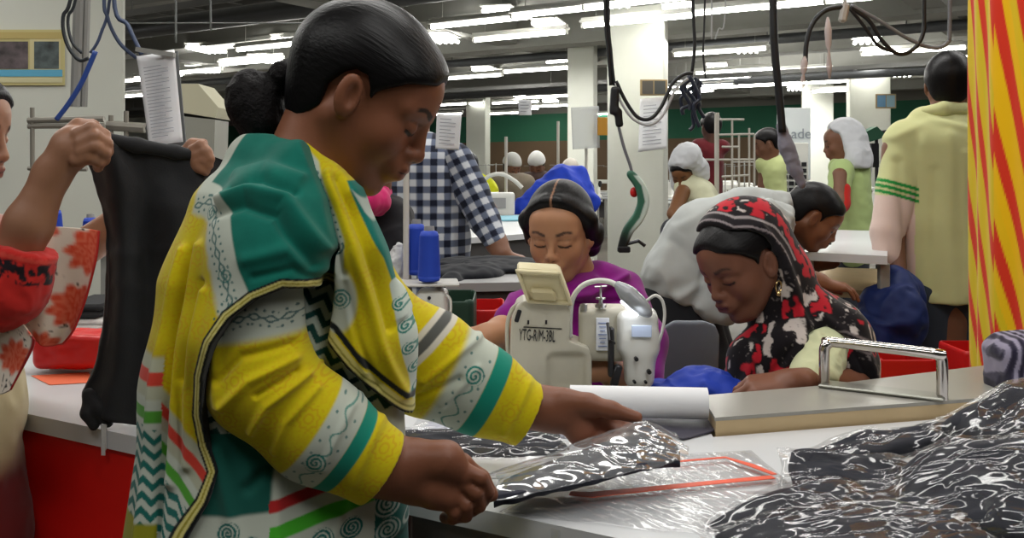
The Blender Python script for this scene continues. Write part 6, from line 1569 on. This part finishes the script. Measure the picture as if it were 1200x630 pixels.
def bag(c, size, rot, label, seed=0, bend=0., flange=.10, group='black garments bagged in clear plastic', m=M_NAVY, n=70, z_=None, amp=1.):
    """c centre (3-D), size (length, width, thickness), rot (yaw, pitch, roll) degrees"""
    R = rz(math.radians(rot[0]))@ry(math.radians(rot[1]))@rx(math.radians(rot[2])); c = np.asarray(c, float); L_, W_, T_ = size
    t = empty('bagged_garment', c, label, 'bagged garment', group)
    def pillow(sx, sy, T, ex, am, sd):
        V = []; u = np.linspace(-1, 1, n); U, Vv = np.meshgrid(u, u, indexing='ij'); pr = np.clip(1-np.abs(U)**ex, 0, 1)**.5*np.clip(1-np.abs(Vv)**ex, 0, 1)**.5
        out = []
        for s_ in (1, -1):
            X = U*sx/2*(1+.03*np.sin(Vv*4+sd)); Y = Vv*sy/2*(1+.04*np.sin(U*5+sd*2)); Z = s_*(T/2*pr)
            Pt = np.stack([X, Y, Z], -1).reshape(-1, 3); cr = creases(Pt+sd, sd, am, np.eye(3), 11)*(.25+.75*pr.ravel())
            Pt[:, 2] += s_*cr; Pt[:, 2] += bend*(Pt[:, 0]/(sx/2))**2; out.append(Pt)
        i = np.arange(n*n).reshape(n, n); q = np.stack([i[:-1, :-1], i[1:, :-1], i[1:, 1:], i[:-1, 1:]], -1).reshape(-1, 4)
        ring = np.concatenate([i[0, :], i[1:, -1], i[-1, -2::-1], i[-2:0:-1, 0]]); r2 = np.roll(ring, -1)
        Q = np.concatenate([q, q[:, ::-1]+n*n, np.stack([ring, r2, r2+n*n, ring+n*n], 1)])
        return np.concatenate(out)@R.T+c, Q
    V, Q = pillow(L_*.94, W_*.92, T_, 5, .0035*amp, seed); mesh_obj('garment', V, Q, m, t)
    V, Q = pillow(L_*(1+flange), W_*1.06, T_*1.12+.004, 3.2, .0055*amp, seed+3); mesh_obj('plastic_bag', V, Q, FILM, t)
    return t
G_ = None
def bagp(px, py, Y, size, rot, label, **k): return bag(P(px, py, Y), size, rot, label, group=None, **k)
bagp(1010, 640, 1.03, (.30, .15, .040), (10, -4, 6), 'plastic bagged black garment lowest at the bottom edge of the pile', seed=11)
bagp(935, 606, 1.13, (.21, .10, .034), (16, -10, 14), 'plastic bagged black garment at the left foot of the pile', seed=4, bend=-.012)
bagp(1075, 606, 1.13, (.26, .18, .04), (6, -2, 3), 'plastic bagged black garment in the middle layer of the pile', seed=17)
bagp(1000, 563, 1.235, (.17, .10, .034), (-14, 3, 18), 'plastic bagged garment with pale crumpled film in the heap centre', seed=7, amp=1.8)
bagp(1160, 584, 1.09, (.25, .20, .055), (-36, -16, 24), 'largest bagged black garment at the right front of the pile', seed=21, bend=-.02, amp=1.6)
bagp(1058, 517, 1.34, (.25, .07, .026), (6, -7, 6), 'thin bagged black garment with folded end atop the pile', seed=2, bend=-.008, amp=1.4)
bagp(1225, 540, 1.22, (.22, .18, .045), (-8, -10, 12), 'bagged black garment under the topmost one at the right edge', seed=9)
bagp(1190, 494, 1.30, (.17, .12, .038), (18, -18, 12), 'topmost bagged black garment beside the striped cushion', seed=31, amp=1.4)
# striped cushion
f = Fld(); f.add(d_box(P(1226, 434, 1.72)+(0, .03, 0), (.080, .06, .062), ry(-.1), .03), 0); V, Q = f.mesh(.003); V = fold_disp(V, Q, .004, 18)
a, b = abp(V, 1.68); c = np.tile(lin((70, 66, 84)), (len(V), 1)); c = mixc(c, (146, 140, 160), sstep(.2, .5, np.sin((a+.12*b)*.62))); c = mixc(c, (40, 36, 54), sstep(.9, .6, np.abs(((a+.12*b)*.62/math.pi/2) % 1*4-3)))
tag(mesh_obj('cushion', V, Q, M_CLOTH, col=c), 'grey and purple striped cushion at the right picture edge', 'cushion')
# the bag being packed
hbag = empty('bagged_garment', P(690, 540, 1.22), 'bagged dark garment held between the hands of the yellow clad woman', 'bagged garment')
def held(G, am, sd):
    n_ = normals(G.reshape(-1, 3), np.zeros((0, 4), int)) if False else None
    return G
rows = [[P(578, 582, 1.135), P(640, 572, 1.165), P(710, 556, 1.20), P(760, 544, 1.235), P(797, 535, 1.27)],
        [P(588, 566, 1.20), P(645, 553, 1.215), P(705, 538, 1.25), P(756, 528, 1.28), P(796, 527, 1.31)],
        [P(604, 556, 1.27), P(655, 538, 1.28), P(705, 519, 1.31), P(752, 508, 1.33), P(785, 512, 1.35)]]
def slabmesh(rows, th, am, sd, nu=18, nv=18, bul=0.):
    G = loft(rows, nu, nv); U, Vn, _ = G.shape; fl = G.reshape(-1, 3); i = np.arange(U*Vn).reshape(U, Vn); q = np.stack([i[:-1, :-1], i[1:, :-1], i[1:, 1:], i[:-1, 1:]], -1).reshape(-1, 4)
    N = normals(fl, q); s = np.sign(N[:, 2].mean()); N = N*s; e = creases(fl, sd, am, np.eye(3), 14)
    uu, vv = np.meshgrid(np.linspace(-1, 1, U), np.linspace(-1, 1, Vn), indexing='ij'); bu = (bul*(1-uu**4)*(1-vv**4)).ravel()
    G2 = (fl+N*(e+bu)[:, None]).reshape(U, Vn, 3); return grid_mesh(G2, th*(1 if s > 0 else -1))
V, Q = slabmesh(rows, .014, .0015, 3, bul=.004); mesh_obj('garment', V, Q, mat('held_knit', (34, 36, 50), .8, bump=(600, .3, .001)), hbag)
def grow(rows, g=.012, up=.006):
    A = np.array(rows); c = A.reshape(-1, 3).mean(0); B = c+(A-c)*(1+g*6); B[:, :, 2] += up; return [list(r) for r in B]
r2 = [[P(572, 586, 1.13), P(640, 577, 1.16), P(710, 561, 1.195), P(765, 549, 1.23), P(806, 537, 1.265)],
      [P(584, 562, 1.20), P(645, 548, 1.215), P(705, 532, 1.25), P(760, 519, 1.285), P(806, 524, 1.31)],
      [P(560, 560, 1.30), P(640, 536, 1.31), P(700, 512, 1.32), P(752, 492, 1.325), P(792, 508, 1.35)]]
V, Q = slabmesh(r2, .0008, .0035, 8, 24, 24, bul=.006); mesh_obj('plastic_bag', V, Q, FILM_HELD, hbag)
r3 = [[p-np.array((0, 0, .024)) for p in r] for r in r2]
# flat printed bag with orange lines lying on the table
TZf = TZ+.001
def flat(pts, z, name, m, label, cat, th=.0006, parent=None, sub=24, am=0, sd=0):
    a, b, c_, d = [np.array((*PT(*p, z)[:2], z)) for p in pts]; G = np.zeros((sub, sub, 3))
    for i in range(sub):
        for j in range(sub): u, v = i/(sub-1), j/(sub-1); G[i, j] = (a*(1-v)+b*v)*(1-u)+(d*(1-v)+c_*v)*u
    G[:, :, 2] += am*np.clip(fbm(G.reshape(-1, 3)*np.array((18, 30, 1)), sd, 3)-.35, 0, 1).reshape(sub, sub)
    V, Q = grid_mesh(G, -th); o = mesh_obj(name, V, Q, m, parent); return tag(o, label, cat) if label else o
pb = empty('printed_bag', (*PT(790, 560)[:2], TZ), 'flat clear bag with orange printed lines lying on the packing table', 'plastic bag')
flat([(660, 590), (925, 566), (880, 528), (720, 536)], TZ+.002, 'film', FILM_FLAT, None, None, parent=pb, am=.004, sub=60)
def stroke(pts, w, z, m, parent, name='orange_line', th=.0010):
    Q_ = [np.array((*PT(*p, z)[:2], z)) for p in pts]; mb = MB(); n_ = len(Q_); L_, R_ = [], []
    for i in range(n_):
        t_ = nrm(Q_[min(i+1, n_-1)]-Q_[max(i-1, 0)]); s_ = np.cross((0, 0, 1), t_); wi = w[i]/2; L_.append(Q_[i]+s_*wi); R_.append(Q_[i]-s_*wi)
    for i in range(n_-1): mb.prism([R_[i], R_[i+1], L_[i+1], L_[i]], (0, 0, th))
    return mb.build(name, m, parent)
M_OR = mat('orange_print', (226, 84, 48), .45)
stroke([(668, 578), (692, 580), (760, 573), (830, 566), (906, 559)], [.014, .020, .016, .013, .013], TZ+.0075, M_OR, pb)
stroke([(790, 541), (850, 536), (880, 545), (908, 556)], [.006, .007, .012, .008], TZ+.0075, M_OR, pb)
# plastic sheets on the table
flat([(585, 600), (850, 632), (930, 575), (640, 572)], TZ+.0015, 'plastic_sheet', FILM_FLAT, 'crinkled clear plastic sheet spread along the front table edge', 'plastic sheet', am=.010, sub=80, sd=5)
flat([(565, 600), (585, 602), (700, 480), (680, 478)], TZ+.001, 'tape', FILM_FLAT, None, None) if False else None
for (x, w, lb) in ((.10, .012, 'narrow clear plastic strip hanging over the front table edge'), (.18, .03, 'wider clear plastic strip hanging over the front table edge')):
    q = e0-ed*x; mb = MB().prism([(*(q-en*.002), TZ-.004), (*(q-ed*w-en*.002), TZ-.004), (*(q-ed*w-en*.002), TZ-.12), (*(q-en*.002), TZ-.12)], (*(-en*.0008), 0)); tag(mb.build('plastic_strip', FILM_FLAT), lb, 'plastic strip')
# dark sheets and white slip near the roll
flat([(745, 494), (900, 490), (862, 500), (800, 516)], TZ+.001, 'dark_paper', mat('dark_sheet', (64, 62, 74), .5), 'dark grey sheets lying in front of the paper roll', 'paper', th=.003, am=.003)
flat([(640, 515), (800, 505), (850, 488), (700, 486)], TZ+.0005, 'dark_paper', mat('dark_sheet2', (96, 96, 108), .5), 'wide grey sheet under the end of the paper roll', 'paper', th=.0015, am=.002)
flat([(836, 489.5), (905, 494), (905, 490.5), (836, 486)], TZ+.004, 'paper_slip', M_PAP, 'narrow white slip against the wooden counter edge', 'paper')
# garments in plastic behind her hands
bag(P(560, 531, 1.49)+(0, 0, .01), (.30, .16, .020), (4, 0, 2), 'flat bagged garment with black and white glare behind her near wrist', 41, amp=1.6, group=None)
bag(P(600, 508, 1.60)+(0, 0, .006), (.34, .12, .018), (-8, 0, 0), 'flat bagged pale garment lying beneath her far sleeve', 43, amp=1.2, group=None, m=mat('pale_knit', (186, 188, 200), .8))
flat([(480, 560), (640, 560), (640, 498), (480, 500)], TZ+.0008, 'paper_sheet', M_PAP, 'white paper sheet under the bagged garments behind her wrist', 'paper', am=.002)
# blue cloth by the machine
f = Fld(); 
for (x, y, Y, rx_, rz_) in ((790, 458, 1.97, .05, .020), (822, 452, 1.96, .055, .030), (850, 458, 1.95, .05, .022), (765, 463, 1.98, .03, .010)): f.ell(P(x, y, Y), (rx_, .06, rz_), None, .03)
V, Q = f.mesh(.004); V = fold_disp(V, Q, .012, 16, 6); tag(mesh_obj('blue_garment', V, Q, M_SATIN, col=np.tile(lin((28, 56, 160)), (len(V), 1))), 'royal blue garment being sewn, lying before the headscarfed woman', 'garment')
# under the cutting table
f = Fld(); f.ell(P(1045, 372, 3.35), (.10, .12, .13), None, .03); f.ell(P(1020, 395, 3.35), (.07, .12, .09), None, .03); f.ell(P(1055, 345, 3.4), (.07, .1, .10), None, .03); V, Q = f.mesh(.008); V = fold_disp(V, Q, .02, 9, 2)
tag(mesh_obj('cloth_sack', V, Q, M_SATIN, col=np.tile(lin((24, 40, 92)), (len(V), 1))), 'dark blue cloth sack left of the standing man’s legs', 'sack')
bin_(1045, 408, 3.1, .20, .25, .4, mat('red_plastic'), 'red bin behind the chrome bar')
bin_(1136, 402, 3.0, .12, .2, .45, mat('red_plastic'), 'red bin beside the yellow and red striped cloth')
# red table goods at the left
f = Fld(); f.add(d_box(P(88, 411, 2.02)+(0, .03, 0), (.085, .05, .036), rz(-.1), .014), 0); V, Q = f.mesh(.004); V = fold_disp(V, Q, .003, 20); tag(mesh_obj('red_bag', V, Q, mat('red_vinyl', (210, 36, 34), .35)), 'red vinyl pouch on the side table behind the floral shawl', 'bag')
flat([(36, 440), (104, 436), (110, 448), (58, 451)], TZ+.0008, 'orange_card', mat('orange_card', (232, 110, 70), .6), 'orange printed card lying on the side table', 'card')
def folded(px, py, Y, w, d, hgt, col, label, n_=3, m=None):
    t = empty('folded_cloth', P(px, py, Y), label, 'cloth')
    for k in range(n_): MB().box(P(px, py, Y)+(0.004*(k % 2), 0, hgt*(k+.5)/n_), (w, d, hgt/n_*.92), rz(.05*k), hgt/n_*.4).build('layer', m or mat('cl_%d_%d_%d' % col, col, .85, bump=(60, .5, .004)), t, smooth='auto')
folded(106, 400, 2.38, .13, .2, .045, (130, 116, 80), 'olive patterned folded cloth behind the red pouch', 2, mat('olive_pattern', (140, 124, 88), .8, noise=(60, .9)))
folded(106, 379, 2.38, .13, .2, .026, (206, 204, 200), 'white folded cloth on the olive one', 2)
folded(112, 366, 2.38, .10, .2, .035, (26, 26, 28), 'black folded cloth on the white one', 2)
# black garment held up
rows = [[(104, 190, 1.60), (112, 176, 1.575), (124, 160, 1.555), (150, 166, 1.585), (200, 175, 1.625), (238, 180, 1.645), (262, 186, 1.66)],
        [(112, 212, 1.60), (120, 206, 1.58), (140, 200, 1.565), (165, 205, 1.60), (205, 212, 1.62), (240, 215, 1.635), (268, 220, 1.66)],
        [(122, 250, 1.60), (130, 250, 1.58), (146, 250, 1.575), (172, 252, 1.60), (208, 255, 1.60), (240, 258, 1.62), (262, 260, 1.65)],
        [(127, 300, 1.60), (134, 300, 1.585), (150, 302, 1.58), (172, 304, 1.605), (205, 306, 1.60), (235, 308, 1.62), (256, 310, 1.65)],
        [(125, 370, 1.60), (134, 372, 1.585), (150, 374, 1.585), (174, 376, 1.605), (206, 376, 1.60), (236, 378, 1.61), (254, 380, 1.64)],
        [(114, 430, 1.60), (126, 434, 1.585), (146, 438, 1.585), (174, 440, 1.60), (206, 440, 1.60), (230, 440, 1.61), (248, 440, 1.63)],
        [(98, 462, 1.60), (112, 480, 1.58), (134, 492, 1.575), (166, 500, 1.585), (200, 500, 1.59), (222, 500, 1.60), (240, 498, 1.61)]]
G = loft([[P(*p) for p in r] for r in rows], 14, 14); uu = np.linspace(0, 1, G.shape[1]); vv = np.linspace(0, 1, G.shape[0])
G[:, :, 1] += .008*np.sin(uu*16)[None, :]*(.3+.7*vv)[:, None]
bgm = empty('black_garment', P(170, 330, 1.60), 'black knitted garment held up between two hands at the left', 'garment')
BK = mat('black_knit', (27, 28, 31), .85, bump=(300, .4, .001), sheen=.1)
V, Q = grid_mesh(G, .010); V = fold_disp(V, Q, .004, 12, 2); mesh_obj('cloth', V, Q, BK, bgm)
f = Fld(); f.chain([P(104, 462, 1.585), P(102, 484, 1.575), P(110, 499, 1.575)], [.009, .010, .008], .008); f.chain([P(104, 462, 1.585), P(118, 478, 1.58), P(126, 494, 1.58)], [.009, .012, .010], .008); V, Q = f.mesh(.003); mesh_obj('sleeve_end', V, Q, BK, bgm)
f = Fld(); f.chain([P(125, 162, 1.56), P(160, 170, 1.59), P(205, 178, 1.625), P(238, 184, 1.645)], [.010, .012, .011, .010], .01); V, Q = f.mesh(.003); mesh_obj('hem', V, Q, BK, bgm)
# yellow and red striped cloth wrapped round a column
cx, cy, r0_ = P(1140, 0, 2.0)[0]+.355, 2.05, .30
cw = empty('striped_cloth', (cx, cy, 0), 'yellow cloth with red stripes hanging in a full column at the right edge', 'cloth')
nth, nz = 1000, 300; th = np.linspace(0, 2*math.pi, nth, endpoint=False); zz = np.linspace(.02, 3.3, nz); TH, ZZ = np.meshgrid(th, zz, indexing='ij')
rr_ = r0_+.004*np.sin(TH*23+ZZ*1.5)+.004*np.sin(TH*11-ZZ*2.2)
V = np.stack([cx+rr_*np.cos(TH), cy+rr_*np.sin(TH), ZZ], -1).reshape(-1, 3); i = np.arange(nth*nz).reshape(nth, nz); j = np.roll(i, -1, 0)
Q = np.stack([i[:, :-1], j[:, :-1], j[:, 1:], i[:, 1:]], -1).reshape(-1, 4)
arc = ((TH-math.pi-.13) % (2*math.pi)).ravel()*r0_*F/1.85; b = HY+(ZC-V[:, 2])*F/1.85      # length along the cloth, growing rightwards
ph = (arc*.62-.115*b-.00012*b*np.abs(b)+8)/23.0
k = ph % 1; wv = .28+.12*vnoise(np.stack([np.floor(ph), b*0, b*0], 1), 2)
c = np.tile(lin((238, 186, 8)), (len(V), 1)); c = mixc(c, (206, 190, 30), sstep(.3, .7, vnoise(np.stack([np.floor(ph)+9, b*0, b*0], 1), 7))*.7)
c = mixc(c, (214, 52, 28), sstep(.03, 0, np.abs(k-.5)-wv/2)); mesh_obj('wrap', V, Q, M_CLOTH, cw, col=c)
